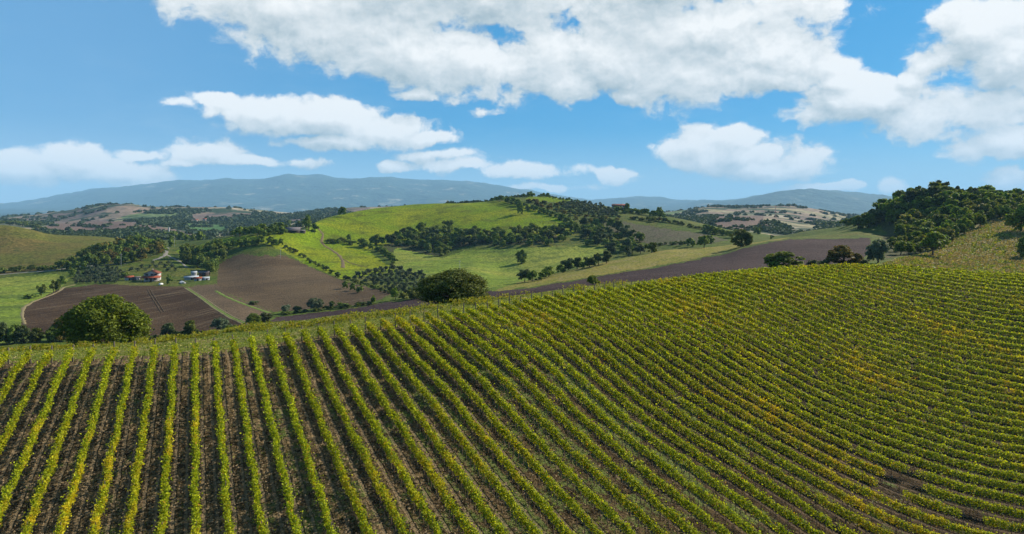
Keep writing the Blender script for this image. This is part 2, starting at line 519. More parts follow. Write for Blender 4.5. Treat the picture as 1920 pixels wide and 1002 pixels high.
def mat_vine_soil():
    m, N, b = principled('vineyard_soil')
    p = wpos(N)
    at = N.n('ShaderNodeAttribute', attribute_name='row_no')
    row = at.outputs['Fac']
    f = N.m('FRACT', row)                                # 0 at one row, 1 at the next
    d = N.m('ABSOLUTE', N.m('SUBTRACT', f, 0.5))         # 0 mid lane
    wob = N.m('MULTIPLY', N.m('SUBTRACT', N.noise(p, 0.5, 3, 0.6), 0.5), 0.16)
    d = N.m('ADD', d, wob)
    track = N.m('MULTIPLY', N.ramp(d, 0.11, 0.17), N.ramp(d, 0.30, 0.23))
    soil = N.mix(N.ramp(N.noise(p, 0.9, 6, 0.7), 0.35, 0.68), (0.034, 0.024, 0.013), (0.180, 0.126, 0.062))
    soil = N.mix(N.ramp(N.noise(p, 5.0, 4, 0.7), 0.56, 0.72), soil, (0.31, 0.235, 0.135))
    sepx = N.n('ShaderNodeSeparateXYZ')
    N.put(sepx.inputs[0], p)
    lane_shade = N.ramp(sepx.outputs[0], -30.0, 35.0)  # shade of the right-hand lanes, put into the soil colour
    soil = N.mix(lane_shade, soil, N.v('MULTIPLY', soil, (0.36, 0.33, 0.32)))
    # weeds: along the mid lane and thicker towards the upper right part
    sepx = N.n('ShaderNodeSeparateXYZ')
    N.put(sepx.inputs[0], p)
    right = N.m('MULTIPLY', N.ramp(sepx.outputs[0], -40.0, 0.0), N.ramp(sepx.outputs[0], 45.0, 5.0))
    weedn = N.noise(p, 0.35, 6, 0.72)
    wn = N.n('ShaderNodeTexWhiteNoise', noise_dimensions='1D')
    N.put(wn.inputs['W'], N.m('FLOOR', row))
    lanetone = N.m('MULTIPLY', N.m('SUBTRACT', wn.outputs['Value'], 0.5), 0.16)
    weedn = N.m('ADD', weedn, lanetone)
    th = N.m('SUBTRACT', 0.62, N.m('MULTIPLY', right, 0.13))
    weed = N.ramp(N.m('SUBTRACT', weedn, th), -0.03, 0.07)
    green = N.mix(N.noise(p, 1.7, 3, 0.6), (0.05, 0.085, 0.018), (0.14, 0.15, 0.045))
    col = N.mix(weed, soil, green)
    col = N.mix(N.m('MULTIPLY', track, 0.65), col, N.mix(lane_shade, (0.22, 0.165, 0.10), (0.10, 0.07, 0.045)))  # wheel tracks, their colour darkened too by the painted lane shade
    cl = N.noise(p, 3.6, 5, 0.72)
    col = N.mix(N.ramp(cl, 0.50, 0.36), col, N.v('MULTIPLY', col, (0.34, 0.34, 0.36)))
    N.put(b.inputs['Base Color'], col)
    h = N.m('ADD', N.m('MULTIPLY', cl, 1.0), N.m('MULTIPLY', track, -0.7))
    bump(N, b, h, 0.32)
    return m


def mat_far():
    """patchwork of far fields and woods, too far to tell the plots apart singly"""
    m, N, b = principled('far_fields')
    p = wpos(N)
    wv = N.v('MULTIPLY', N.v('SUBTRACT', N.noise(p, 0.004, 3, 0.6, col=True), (0.5, 0.5, 0.5)), (120.0, 120.0, 0.0))
    q = N.v('MULTIPLY', N.v('ADD', p, wv), (1.0, 0.62, 0.0))
    vo = N.n('ShaderNodeTexVoronoi', feature='F1')
    N.put(vo.inputs['Vector'], q)
    vo.inputs['Scale'].default_value = 0.0062
    rnd = N.n('ShaderNodeSeparateColor')
    N.put(rnd.inputs[0], vo.outputs['Color'])
    k = rnd.outputs[0]
    col = N.mix(N.ramp(k, 0.25, 0.3), (0.23, 0.165, 0.125), (0.27, 0.225, 0.14))
    col = N.mix(N.ramp(k, 0.5, 0.54), col, (0.16, 0.115, 0.10))
    col = N.mix(N.ramp(k, 0.74, 0.78), col, (0.12, 0.16, 0.06))
    col = N.mix(N.ramp(k, 0.86, 0.9), col, (0.30, 0.25, 0.19))
    wood = N.ramp(N.noise(p, 0.006, 7, 0.68), 0.50, 0.56)
    col = N.mix(wood, col, (0.035, 0.055, 0.028))
    col = N.mix(N.ramp(N.noise(p, 0.05, 4, 0.7), 0.6, 0.4), col, N.v('MULTIPLY', col, (0.6, 0.65, 0.6)))
    N.put(b.inputs['Base Color'], col)
    bump(N, b, N.noise(p, 0.03, 5, 0.65), 6.0)
    return m


def mat_mountain():
    m, N, b = principled('mountain_slopes')
    p = wpos(N)
    wood = N.ramp(N.noise(p, 0.0013, 9, 0.70), 0.57, 0.66)
    col = N.mix(wood, (0.030, 0.052, 0.026), (0.30, 0.25, 0.16))
    col = N.mix(N.ramp(N.noise(p, 0.006, 6, 0.7), 0.6, 0.38), col, N.v('MULTIPLY', col, (0.4, 0.45, 0.42)))
    N.put(b.inputs['Base Color'], col)
    bump(N, b, N.noise(p, 0.0016, 8, 0.62), 170.0)
    return m


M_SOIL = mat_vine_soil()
M_HEAD = mat_grass('headland_grass', (0.13, 0.155, 0.024), (0.165, 0.165, 0.036), (0.24, 0.19, 0.08), 0.06, 0.3, 2.6, 0.3)
M_GREEN = mat_grass('meadow_grass', (0.150, 0.210, 0.006), (0.215, 0.230, 0.010), (0.110, 0.125, 0.012), 0.012, 0.05, 0.5, 0.8)
M_PALE = mat_grass('pale_meadow_grass', (0.165, 0.215, 0.030), (0.215, 0.225, 0.042), (0.088, 0.120, 0.025), 0.014, 0.06, 0.5, 0.8)
M_DRYHILL = mat_grass('dry_pasture', (0.125, 0.120, 0.022), (0.150, 0.108, 0.032), (0.085, 0.085, 0.018), 0.016, 0.08, 0.4, 0.9)
M_ROUGH = mat_grass('rough_grass', (0.080, 0.110, 0.018), (0.125, 0.122, 0.030), (0.050, 0.075, 0.015), 0.03, 0.12, 0.6, 0.7)
M_STRAW = mat_grass('straw_grass', (0.24, 0.195, 0.045), (0.18, 0.175, 0.030), (0.26, 0.20, 0.09), 0.05, 0.2, 0.9, 0.5)
M_SLOPE = mat_grass('dry_slope_grass', (0.32, 0.245, 0.095), (0.165, 0.170, 0.028), (0.36, 0.265, 0.15), 0.05, 0.16, 0.9, 0.7, (0.38, 0.58))
M_GREY = mat_grass('stubble', (0.105, 0.092, 0.058), (0.09, 0.09, 0.045), (0.12, 0.092, 0.070), 0.02, 0.1, 0.6, 0.5)
M_FLOOR = mat_grass('wood_floor', (0.05, 0.06, 0.022), (0.07, 0.07, 0.03), (0.10, 0.075, 0.035), 0.04, 0.2, 0.7, 0.6)
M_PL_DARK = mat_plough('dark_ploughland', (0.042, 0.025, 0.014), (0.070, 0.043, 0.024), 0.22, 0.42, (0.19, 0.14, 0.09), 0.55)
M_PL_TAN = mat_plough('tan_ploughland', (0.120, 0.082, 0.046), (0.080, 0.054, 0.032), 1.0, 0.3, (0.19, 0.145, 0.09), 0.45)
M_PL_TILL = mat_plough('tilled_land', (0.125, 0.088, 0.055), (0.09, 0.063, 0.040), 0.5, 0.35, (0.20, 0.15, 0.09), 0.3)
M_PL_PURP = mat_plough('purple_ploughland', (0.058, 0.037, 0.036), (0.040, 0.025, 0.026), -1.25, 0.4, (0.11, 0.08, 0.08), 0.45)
M_FAR = mat_far()
M_MTN = mat_mountain()
M_FARGREEN = mat_grass('far_meadow_grass', (0.08, 0.16, 0.05), (0.11, 0.17, 0.06), (0.07, 0.12, 0.04), 0.006, 0.02, 0.2, 1.0)
M_FARBROWN = mat_plough('far_ploughland', (0.17, 0.115, 0.09), (0.13, 0.09, 0.075), 0.9, 0.1, (0.24, 0.18, 0.13), 0.3)

# ------------------------------------------------------------------ land split into fields
# (name, material, image outline, nearest range, farthest range)
ZONES = [
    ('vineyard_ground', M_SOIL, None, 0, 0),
    ('headland', M_HEAD, None, 0, 0),
    ('field', M_PL_DARK, [(40, 612), (44, 578), (112, 541), (180, 533), (345, 538), (400, 575), (470, 612), (440, 640), (250, 650), (45, 622)], 165, 372),
    ('field', M_PL_TILL, [(347, 538), (404, 533), (430, 552), (512, 586), (470, 611), (400, 574)], 165, 420),
    ('field', M_PL_TAN, [(406, 540), (412, 496), (440, 478), (535, 480), (575, 498), (640, 526), (735, 550), (700, 568), (560, 582), (512, 585), (430, 551)], 200, 520),
    ('field', M_PL_PURP, [(480, 620), (520, 594), (640, 582), (780, 560), (800, 552), (935, 546), (1000, 540), (1100, 523), (1240, 500), (1359, 477), (1406, 462), (1480, 449), (1560, 448), (1632, 446), (1632, 472), (1610, 492), (1500, 520), (1200, 560), (900, 600), (700, 620)], 160, 306),
    ('field', M_GREY, [(1120, 421), (1160, 415), (1235, 427), (1330, 441), (1365, 450), (1330, 458), (1220, 460), (1180, 448)], 420, 720),
    ('field', M_FARBROWN, [(70, 432), (100, 419), (180, 414), (240, 416), (300, 425), (370, 440), (330, 440), (250, 428), (200, 436), (120, 436)], 820, 1700),
    ('field', M_FARBROWN, [(1325, 420), (1345, 407), (1430, 404), (1436, 418), (1450, 430), (1390, 432)], 820, 1500),
    ('field', M_FARGREEN, [(325, 421), (350, 419), (425, 421), (425, 436), (370, 436)], 900, 1500),
    ('meadow', M_PALE, [(735, 500), (740, 465), (830, 484), (870, 470), (1040, 463), (1130, 460), (1150, 470), (1060, 505), (940, 540), (900, 560), (800, 520)], 225, 640),
    ('meadow', M_GREEN, [(330, 470), (420, 447), (580, 430), (600, 410), (640, 402), (700, 391), (800, 381), (920, 376), (990, 384), (1090, 430), (1060, 440), (740, 455), (690, 470), (745, 510), (640, 524), (575, 497), (500, 455), (410, 468), (345, 490)], 300, 800),
    ('meadow', M_GREEN, [(985, 375), (990, 368), (1040, 370), (1092, 380), (1050, 381)], 600, 800),
    ('meadow', M_STRAW, [(925, 556), (940, 545), (1000, 537), (1100, 520), (1240, 497), (1359, 474), (1406, 459), (1480, 446), (1480, 440), (1400, 455), (1325, 463), (1240, 465), (1100, 500), (1000, 524), (930, 540)], 215, 342),
    ('meadow', M_ROUGH, [(1480, 452), (1490, 436), (1640, 415), (1665, 440), (1636, 446)], 290, 450),
    ('meadow', M_SLOPE, [(1640, 500), (1680, 485), (1740, 474), (1790, 447), (1850, 416), (1920, 391), (2420, 380), (2420, 560), (1920, 530), (1700, 515)], 150, 316),
    ('meadow', M_PALE, [(-500, 528), (0, 522), (95, 513), (132, 520), (112, 541), (44, 577), (45, 612), (0, 645), (-500, 660)], 165, 480),
    ('pasture', M_DRYHILL, [(-500, 400), (0, 421), (60, 430), (150, 441), (262, 440), (290, 462), (180, 480), (110, 503), (0, 516), (-500, 540)], 380, 900),
]


def inside(poly, x, y):
    ins = np.zeros(x.shape, bool)
    n = len(poly)
    for i in range(n):
        x0, y0 = poly[i]
        x1, y1 = poly[(i + 1) % n]
        if y0 == y1:
            continue
        c = ((y0 > y) != (y1 > y)) & (x < (x1 - x0) * (y - y0) / (y1 - y0) + x0)
        ins ^= c
    return ins


def build_land():
    fu = 0.5 * (UG[:-1] + UG[1:])[:, None] + np.zeros((1, nR - 1))
    fr = np.sqrt(RG[:-1] * RG[1:])[None, :] + np.zeros((nU - 1, 1))
    fz = 0.25 * (Z[:-1, :-1] + Z[1:, :-1] + Z[:-1, 1:] + Z[1:, 1:])
    row = 400 - fz * FO / fr
    X = (fu - 960) * fr / FO
    jit = (fbm(X / 6.0, fr / 5.0, 11, 3) - 0.5)
    ju, jr = fu + jit * 7, row + (fbm(X / 5.0 + 9, fr / 7.0, 23, 3) - 0.5) * 5
    lab = np.full(fu.shape, -1)
    for k, (_n, _m, poly, a, b) in enumerate(ZONES):
        if poly is None:
            continue
        ok = inside(poly, ju, jr) & (fr >= a) & (fr <= b) & (lab < 0)
        lab[ok] = k
    vt, hc = vt_r(fu), hc_r(fu)
    lab[(fr < vt + 1.5 + jit)] = 0
    lab[(fr >= vt + 1.5 + jit) & (fr < np.maximum(hc + 6, 0) + (fu < 1640) * 60 * (fu < 1150)) & (fr < 165) & (lab < 2)] = 1
    FARL, MTNL, ROUGHL, FLOORL = 100, 101, 102, 103
    lab[(lab < 0) & (fr >= 2900)] = MTNL
    lab[(lab < 0) & (fr >= 800)] = FARL
    wood = inside([(1575, 440), (1600, 410), (1640, 380), (1760, 330), (2420, 330), (2420, 372), (1920, 391), (1850, 416), (1790, 447), (1740, 474), (1660, 485), (1655, 445)], fu, row) & (fr < 800) & (lab < 0)
    wood |= inside([(700, 470), (740, 440), (790, 436), (940, 441), (1062, 434), (1040, 458), (870, 462), (820, 480)], fu, row) & (fr < 700) & (lab < 0)
    lab[wood] = FLOORL
    lab[lab < 0] = ROUGHL
    allz = {k: (z[0], z[1]) for k, z in enumerate(ZONES)}
    allz.update({FARL: ('hills', M_FAR), MTNL: ('mountains', M_MTN), ROUGHL: ('terrain', M_ROUGH), FLOORL: ('ground', M_FLOOR)})
    V = np.stack([GX, GY, Z], -1).reshape(-1, 3)
    ii, jj = np.meshgrid(np.arange(nU - 1), np.arange(nR - 1), indexing='ij')
    a = ii * nR + jj
    F = np.stack([a, a + nR, a + nR + 1, a + 1], -1).reshape(-1, 4)
    lab = lab.ravel()
    # vine row number at each vertex (rows are parallel lines 2.5 m apart)
    th = (UG[:, None] - 366.0) / FO
    rown = (RG[None, :] * np.sin(th) / 2.5 + 40).ravel()
    for k, (nm, mt) in allz.items():
        sel = F[lab == k]
        if not len(sel):
            continue
        used, inv = np.unique(sel.ravel(), return_inverse=True)
        me = mesh_np(nm, V[used], inv.reshape(-1, 4), mt, True)
        if k == 0:
            at = me.attributes.new('row_no', 'FLOAT', 'POINT')
            at.data.foreach_set('value', rown[used].astype(np.float32))
        obj(nm, me, kind='structure')


build_land()


def build_haze():
    zs = Z.min() - 1.0
    zt = max(Z.max(), 30) + 6
    v, f = box(GX.min() - 50, GX.max() + 50, -60, GY.max() + 50, zs, zt)
    m = bpy.data.materials.new('haze_air')
    m.use_nodes = True
    t = m.node_tree
    t.nodes.clear()
    N = NT(t)
    pv = N.n('ShaderNodeVolumePrincipled')
    pv.inputs['Color'].default_value = (0.36, 0.67, 1.0, 1)
    pv.inputs['Density'].default_value = HAZE
    pv.inputs['Anisotropy'].default_value = 0.0
    o = N.n('ShaderNodeOutputMaterial')
    t.links.new(pv.outputs[0], o.inputs['Volume'])
    obj('haze', mesh_np('haze', v, f, m), kind='stuff')


HAZE = 4.5e-5
build_haze()

# ------------------------------------------------------------------ leaf and wood materials
def mat_leaf(name, dark, light, accent=None, acc_amount=0.0, transl=0.35, patch=0.05, warm=None, hue=0.03, val=0.5):
    """foliage: tone per leaf, per plant and in broad patches; light passes through the leaves"""
    m = bpy.data.materials.new(name)
    m.use_nodes = True
    t = m.node_tree
    t.nodes.clear()
    N = NT(t)
    g = N.n('ShaderNodeNewGeometry')
    oi = N.n('ShaderNodeObjectInfo')
    r = g.outputs['Random Per Island']
    col = N.mix(N.m('POWER', r, 1.3), dark, light)
    p = g.outputs['Position']
    if warm:
        pat = N.ramp(N.noise(p, patch, 4, 0.65), 0.49, 0.67)
        fine = N.ramp(N.noise(p, 0.9, 2, 0.5), 0.35, 0.7)
        col = N.mix(N.m('MULTIPLY', pat, fine), col, warm)
    if accent:
        col = N.mix(N.m('MULTIPLY', N.m('GREATER_THAN', N.m('FRACT', N.m('MULTIPLY', r, 37.3)), 1 - acc_amount), 0.85), col, accent)
    shift = N.n('ShaderNodeHueSaturation')
    N.put(shift.inputs['Hue'], N.m('ADD', 0.5 - hue / 2, N.m('MULTIPLY', oi.outputs['Random'], hue)))
    N.put(shift.inputs['Value'], N.m('ADD', 1 - val / 2, N.m('MULTIPLY', oi.outputs['Random'], val)))
    N.put(shift.inputs['Color'], col)
    col = shift.outputs[0]
    b = N.n('ShaderNodeBsdfPrincipled')
    b.inputs['Roughness'].default_value = 0.7
    b.inputs['Specular IOR Level'].default_value = 0.12
    N.put(b.inputs['Base Color'], col)
    tr = N.n('ShaderNodeBsdfTranslucent')
    N.put(tr.inputs[0], N.v('MULTIPLY', col, (1.5, 1.45, 0.5)))
    mx = N.n('ShaderNodeMixShader')
    mx.inputs[0].default_value = transl
    t.links.new(b.outputs[0], mx.inputs[1])
    t.links.new(tr.outputs[0], mx.inputs[2])
    o = N.n('ShaderNodeOutputMaterial')
    t.links.new(mx.outputs[0], o.inputs[0])
    return m


def mat_plain(name, col, var=0.3, scale=3.0, rough=0.85, relief=0.02):
    m, N, b = principled(name)
    b.inputs['Roughness'].default_value = rough
    tc = N.n('ShaderNodeTexCoord')
    n = N.noise(tc.outputs['Object'], scale, 5, 0.65)
    lo = tuple(c * (1 - var) for c in col)
    N.put(b.inputs['Base Color'], N.mix(n, lo, tuple(min(1, c * (1 + var)) for c in col)))
    if relief:
        bump(N, b, n, relief)
    return m


M_VINE = mat_leaf('vine_leaves', (0.085, 0.120, 0.006), (0.43, 0.45, 0.014), (0.34, 0.17, 0.02), 0.04, 0.36, 0.035, (0.50, 0.37, 0.016), 0.008, 0.16)
M_VINEWOOD = mat_plain('vine_wood', (0.11, 0.075, 0.05))
M_POST = mat_plain('weathered_post_wood', (0.095, 0.078, 0.06))
M_BARK = mat_plain('tree_bark', (0.075, 0.058, 0.042))
M_OAK = mat_leaf('oak_leaves', (0.042, 0.062, 0.008), (0.150, 0.172, 0.016), None, 0, 0.3)
M_DARK = mat_leaf('dark_tree_leaves', (0.050, 0.076, 0.014), (0.165, 0.200, 0.030), None, 0, 0.22)
M_BRIGHT = mat_leaf('hill_wood_leaves', (0.050, 0.082, 0.012), (0.200, 0.255, 0.022), (0.16, 0.13, 0.03), 0.03, 0.3)
M_OLIVE = mat_leaf('olive_leaves', (0.055, 0.075, 0.045), (0.125, 0.15, 0.085), None, 0, 0.2)
M_SHRUB = mat_leaf('shrub_leaves', (0.035, 0.055, 0.018), (0.10, 0.125, 0.045), None, 0, 0.25)
M_RUST = mat_leaf('autumn_leaves', (0.07, 0.075, 0.018), (0.17, 0.14, 0.03), (0.22, 0.11, 0.03), 0.12, 0.3)
M_WEED = mat_leaf('weed_leaves', (0.15, 0.19, 0.018), (0.30, 0.30, 0.030), (0.34, 0.25, 0.05), 0.08, 0.4)
M_TUFT = mat_leaf('dry_tuft_blades', (0.15, 0.12, 0.055), (0.38, 0.295, 0.145), (0.12, 0.14, 0.04), 0.22, 0.25)
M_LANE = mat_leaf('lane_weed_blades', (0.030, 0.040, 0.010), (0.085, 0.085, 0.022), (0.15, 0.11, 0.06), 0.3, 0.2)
M_STALK = mat_leaf('dead_weed_stalks', (0.045, 0.032, 0.02), (0.15, 0.10, 0.06), (0.06, 0.075, 0.02), 0.3, 0.2)
M_CLOD = mat_plain('soil_clods', (0.19, 0.135, 0.078), 0.5, 8.0)


def cards(c, size, up=0.0, outward=None, rng=RNG, aspect=(0.7, 1.3), fold=True):
    """leaf-sized quads at the centres C, turned at random (UP or OUTWARD bias their facing)"""
    n = len(c)
    nrm = rng.normal(size=(n, 3))
    if outward is not None:
        nrm = nrm * 0.75 + outward
    nrm[:, 2] += up
    nrm /= np.linalg.norm(nrm, axis=1)[:, None] + 1e-9
    t = np.cross(nrm, rng.normal(size=(n, 3)))
    t /= np.linalg.norm(t, axis=1)[:, None] + 1e-9
    b = np.cross(nrm, t)
    s = np.asarray(size)
    if s.ndim == 0:
        s = np.full(n, float(s))
    a = rng.uniform(*aspect, n)
    t = t * (s * 0.5 * a)[:, None]
    b = b * (s * 0.5)[:, None]
    k = nrm * (s * 0.16 * rng.uniform(-1, 1, n))[:, None]
    V = np.stack([c - t * 0.45 - b, c + t - b * 0.15 + k, c + t * 0.45 + b, c - t + b * 0.15 + k], 1).reshape(-1, 3)
    F = np.arange(4 * n).reshape(-1, 4)
    return V, F


# ------------------------------------------------------------------ the vineyard
VR_U0 = 366.0
STAND = {}


def ordinal(n):
    return ['', 'first', 'second', 'third', 'fourth', 'fifth', 'sixth', 'seventh', 'eighth', 'ninth', 'tenth', 'eleventh', 'twelfth'][n]


def row_label(i):
    if i <= -9:
        return 'short vine row cutting across the corner at the left edge of the vineyard', 'g'
    anchors = [(-4, 'the big oak'), (16, 'the wide dark tree'), (29, 'the small thin-trunked tree'), (50, 'the low rounded bush')]
    if i > 51:
        return 'yellowing vine row among the tightly packed far rows at the upper right', 'g'
    a, nm = min(anchors, key=lambda q: abs(q[0] - i))
    k = i - a
    if k == 0:
        return f'vine row whose upper end stands straight below {nm}', None
    side = 'right' if k > 0 else 'left'
    return f'vine row whose upper end is {ordinal(abs(k))} to the {side} of {nm}', None


def vine_rows():
    post_v = {}
    for i in range(-15, 70):
        o = 2.5 * i + 0.0
        a = np.arange(-70, 175, 0.25)
        th = np.arctan2(np.full_like(a, o), a)
        if abs(i) < 1:
            th = np.arctan2(np.full_like(a, 0.01), a)
        r = np.hypot(o, a)
        u = VR_U0 + FO * th
        ok = (a > -60) & (u > -110) & (u < 2060) & (r > 20)
        z = np.where(ok, ground(np.clip(u, -490, 2400), np.maximum(r, 7)), -99)
        row = 400 - z * FO / np.maximum(r, 1)
        rend = vt_r(u) - 0.5
        ok &= (r < rend) & (row < 1110)
        if ok.sum() < 12:
            continue
        idx = np.where(ok)[0]
        # keep the longest unbroken stretch
        br = np.where(np.diff(idx) > 1)[0]
        segs = np.split(idx, br + 1)
        idx = max(segs, key=len)
        if len(idx) < 12:
            continue
        u, r, z = u[idx], r[idx], z[idx]
        P = np.stack([(u - 960) * r / FO, KAP * r, z], -1)
        n = len(P)
        tang = np.gradient(P, axis=0)
        tang[:, 2] = 0
        seg = np.linalg.norm(np.diff(P, axis=0), axis=1)
        s = np.concatenate([[0], np.cumsum(seg)])
        tang /= np.linalg.norm(tang, axis=1)[:, None] + 1e-9
        nor = np.stack([-tang[:, 1], tang[:, 0], 0 * tang[:, 0]], -1)
        rng = np.random.default_rng(1000 + i)
        # leaves: number by range, so that a leaf stays about as fine as the picture
        fac = np.clip(np.interp(r, [35, 60, 90, 130, 170], [330, 230, 150, 95, 70]), 50, 340)
        dens = np.interp(s, s, fac)
        w = np.concatenate([[0], np.cumsum(seg * 0.5 * (dens[1:] + dens[:-1]))])
        cnt = int(w[-1])
        ss = np.interp(rng.uniform(0, w[-1], cnt), w, s)
        # one vine a metre: each has its own height, width and vigour; a few are missing
        nv = int(s[-1]) + 2
        vig = np.clip(rng.normal(1.03, 0.19, nv), 0.45, 1.5)
        vig[rng.random(nv) < 0.02] = 0.12
        vi = np.clip(np.round(ss + rng.normal(0, 0.2, cnt)).astype(int), 0, nv - 1)
        v = vig[vi]
        uu = np.interp(ss, s, u)
        rr = np.interp(ss, s, r)
        zz = np.interp(ss, s, z)
        rowp = 400 - zz * FO / rr
        gap = ((uu - 1690) / 52) ** 2 + ((rowp - 925) / 26) ** 2 < rng.uniform(0.6, 1.2, cnt)
        gap |= ((uu - 1800) / 45) ** 2 + ((rowp - 995) / 10) ** 2 < 1
        keep = (~gap) & (rng.random(cnt) < np.clip(v * 1.1, 0, 1))
        ss, v, rr, zz = ss[keep], v[keep], rr[keep], zz[keep]
        cnt = len(ss)
        px = np.interp(ss, s, P[:, 0])
        py = np.interp(ss, s, P[:, 1])
        nx = np.interp(ss, s, nor[:, 0])
        ny = np.interp(ss, s, nor[:, 1])
        hgt = rng.beta(2.4, 1.5, cnt) * np.interp(rr, [50, 80], [1.08, 1.18]) * (0.62 + 0.38 * v) + 0.70
        lat = rng.normal(0, 1, cnt) * np.interp(rr, [50, 80], [0.10, 0.155]) * (0.6 + 0.5 * v) * np.where(hgt > 1.0, 1.15, 0.75)
        stray = rng.random(cnt) < 0.06
        hgt[stray] += rng.uniform(0.1, 0.5, stray.sum())
        lat[stray] *= 1.9
        wob = 0.07 * np.sin(ss * 0.7 + i) + 0.05 * np.sin(ss * 1.9 + 2 * i)
        lat += wob
        C = np.stack([px + nx * lat, py + ny * lat, zz + hgt], -1)
        size = np.interp(rr, [35, 60, 100, 170], [0.125, 0.165, 0.235, 0.34]) * rng.uniform(0.7, 1.3, cnt)
        V, F = cards(C, size, 0.7, rng=rng)
        lab, g = row_label(i)
        base = P[-1] if i < 60 else P[len(P) // 2]
        root = obj('vine_row', None, label=lab, cat='vine row', group='vine rows of the vineyard', loc=tuple(base))
        obj('foliage', mesh_np('vine_foliage', V - base, F, M_VINE), root, kind='stuff')
        # trunks, one a metre
        ts = np.arange(0.5, s[-1], 1.0)
        tp = []
        for q in ts:
            c = np.array([np.interp(q, s, P[:, k]) for k in range(3)])
            vq = vig[min(int(round(q)), nv - 1)]
            uq, rq = np.interp(q, s, u), np.interp(q, s, r)
            if vq < 0.3 or rq > 135:
                continue
            j = rng.normal(0, 0.05, 3)
            tp.append(tube(c - [0, 0, 0.05], c + [j[0], j[1], 0.75], 0.045, 0.03, 4))
        if tp:
            v_, f_ = geom(tp)
            obj('trunk', mesh_np('vine_trunks', v_ - base, f_, M_VINEWOOD), root, kind='stuff')
        # intermediate stakes and the stout end post
        sp = []
        for q in np.arange(5.5, s[-1] - 2, 5.5):
            rq = np.interp(q, s, r)
            if rq > 140:
                continue
            c = np.array([np.interp(q, s, P[:, k]) for k in range(3)])
            j = rng.normal(0, 0.04, 3)
            sp.append(tube(c - [0, 0, 0.1], c + [j[0], j[1], rng.uniform(1.65, 1.95)], 0.04, 0.035, 5))
        if sp:
            v_, f_ = geom(sp)
            obj('stake', mesh_np('vine_stakes', v_ - base, f_, M_POST), root, kind='stuff')
        if i < 46:
            dend = tang[-1] * 0.9
            c = P[-1] + dend
            c[2] = ground(u[-1], r[-1] + 0.6)
            lean = rng.normal(0, 0.05, 2)
            v_, f_ = tube(c - [0, 0, 0.1], c + [lean[0] + dend[0] * 0.15, lean[1] + dend[1] * 0.15, rng.uniform(2.0, 2.4)], 0.095, 0.085, 6)
            obj('end_post', mesh_np('vine_end_post', np.array(v_) - base, f_, M_POST), root)


def scatter_in(n, rlo, rhi, ulo=-60, uhi=1980, power=1.0, rng=RNG):
    t = rng.random(n)
    r = np.exp(np.log(rlo) + t * (np.log(rhi) - np.log(rlo))) if power == 1.0 else rlo + (rhi - rlo) * t ** power
    u = rng.uniform(ulo, uhi, n)
    return u, r


def lane_growth():
    """weeds, dead stems and clods in the lanes"""
    rng = np.random.default_rng(77)
    u, r = scatter_in(90000, 34, 150, rng=rng)
    ok = r < vt_r(u) - 0.5
    u, r = u[ok], r[ok]
    th = (u - VR_U0) / FO
    rowf = (r * np.sin(th) / 2.5) % 1.0
    p = place(u, r)
    pn = fbm(p[:, 0] / 3.0, p[:, 1] / 3.0, 5, 3)
    d = np.abs(rowf - 0.5)
    want = np.where(d > 0.36, 0.95, np.where(d < 0.13, 0.55, 0.12)) + (pn - 0.5) * 1.5 + np.interp(p[:, 0], [-40, 0, 20, 60], [-0.35, 0.3, 0.2, -0.1])
    ok = rng.random(len(u)) < want * 0.75
    p, r, d = p[ok], r[ok], d[ok]
    n = len(p)
    s = np.interp(r, [34, 80, 150], [0.15, 0.24, 0.34]) * rng.uniform(0.6, 1.4, n)
    p[:, 2] += s * 0.3
    under = d > 0.36
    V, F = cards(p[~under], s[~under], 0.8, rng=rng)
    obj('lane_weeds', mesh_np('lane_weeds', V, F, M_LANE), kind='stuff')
    q = np.concatenate([p[under]] * 2)
    q[:, :2] += rng.normal(0, 0.15, (len(q), 2))
    q[:, 2] += rng.uniform(0, 0.3, len(q))
    V, F = cards(q, np.concatenate([s[under]] * 2), 0.2, rng=rng, aspect=(0.25, 0.6))
    obj('dry_weeds', mesh_np('dry_weeds', V, F, M_STALK), kind='stuff')
    # clods
    u, r = scatter_in(42000, 34, 95, ulo=-60, uhi=1300, rng=rng)
    ok = (r < vt_r(u) - 0.5) & (rng.random(len(u)) < np.interp(u, [0, 700, 1300], [1, 0.7, 0.2]))
    p = place(u[ok], r[ok])
    n = len(p)
    s = 0.035 + 0.10 * rng.random(n) ** 2.5 + 0.0004 * r[ok]
    octv = np.array([(1, 0, 0), (0, 1, 0), (-1, 0, 0), (0, -1, 0), (0, 0, 0.8)], float)
    octf = np.array([(0, 1, 4, 4), (1, 2, 4, 4), (2, 3, 4, 4), (3, 0, 4, 4)])[:, :3]
    an = rng.uniform(0, 6.28, n)
    ca, sa = np.cos(an), np.sin(an)
    base = octv[None] * s[:, None, None] * rng.uniform(0.6, 1.4, (n, 5, 1))
    x = base[:, :, 0] * ca[:, None] - base[:, :, 1] * sa[:, None]
    y = base[:, :, 0] * sa[:, None] + base[:, :, 1] * ca[:, None]
    V = np.stack([x + p[:, None, 0], y + p[:, None, 1], base[:, :, 2] + p[:, None, 2] - 0.01], -1).reshape(-1, 3)
    F = (octf[None] + 5 * np.arange(n)[:, None, None]).reshape(-1, 3)
    obj('soil_clods', mesh_np('soil_clods', V, F, M_CLOD), kind='stuff')


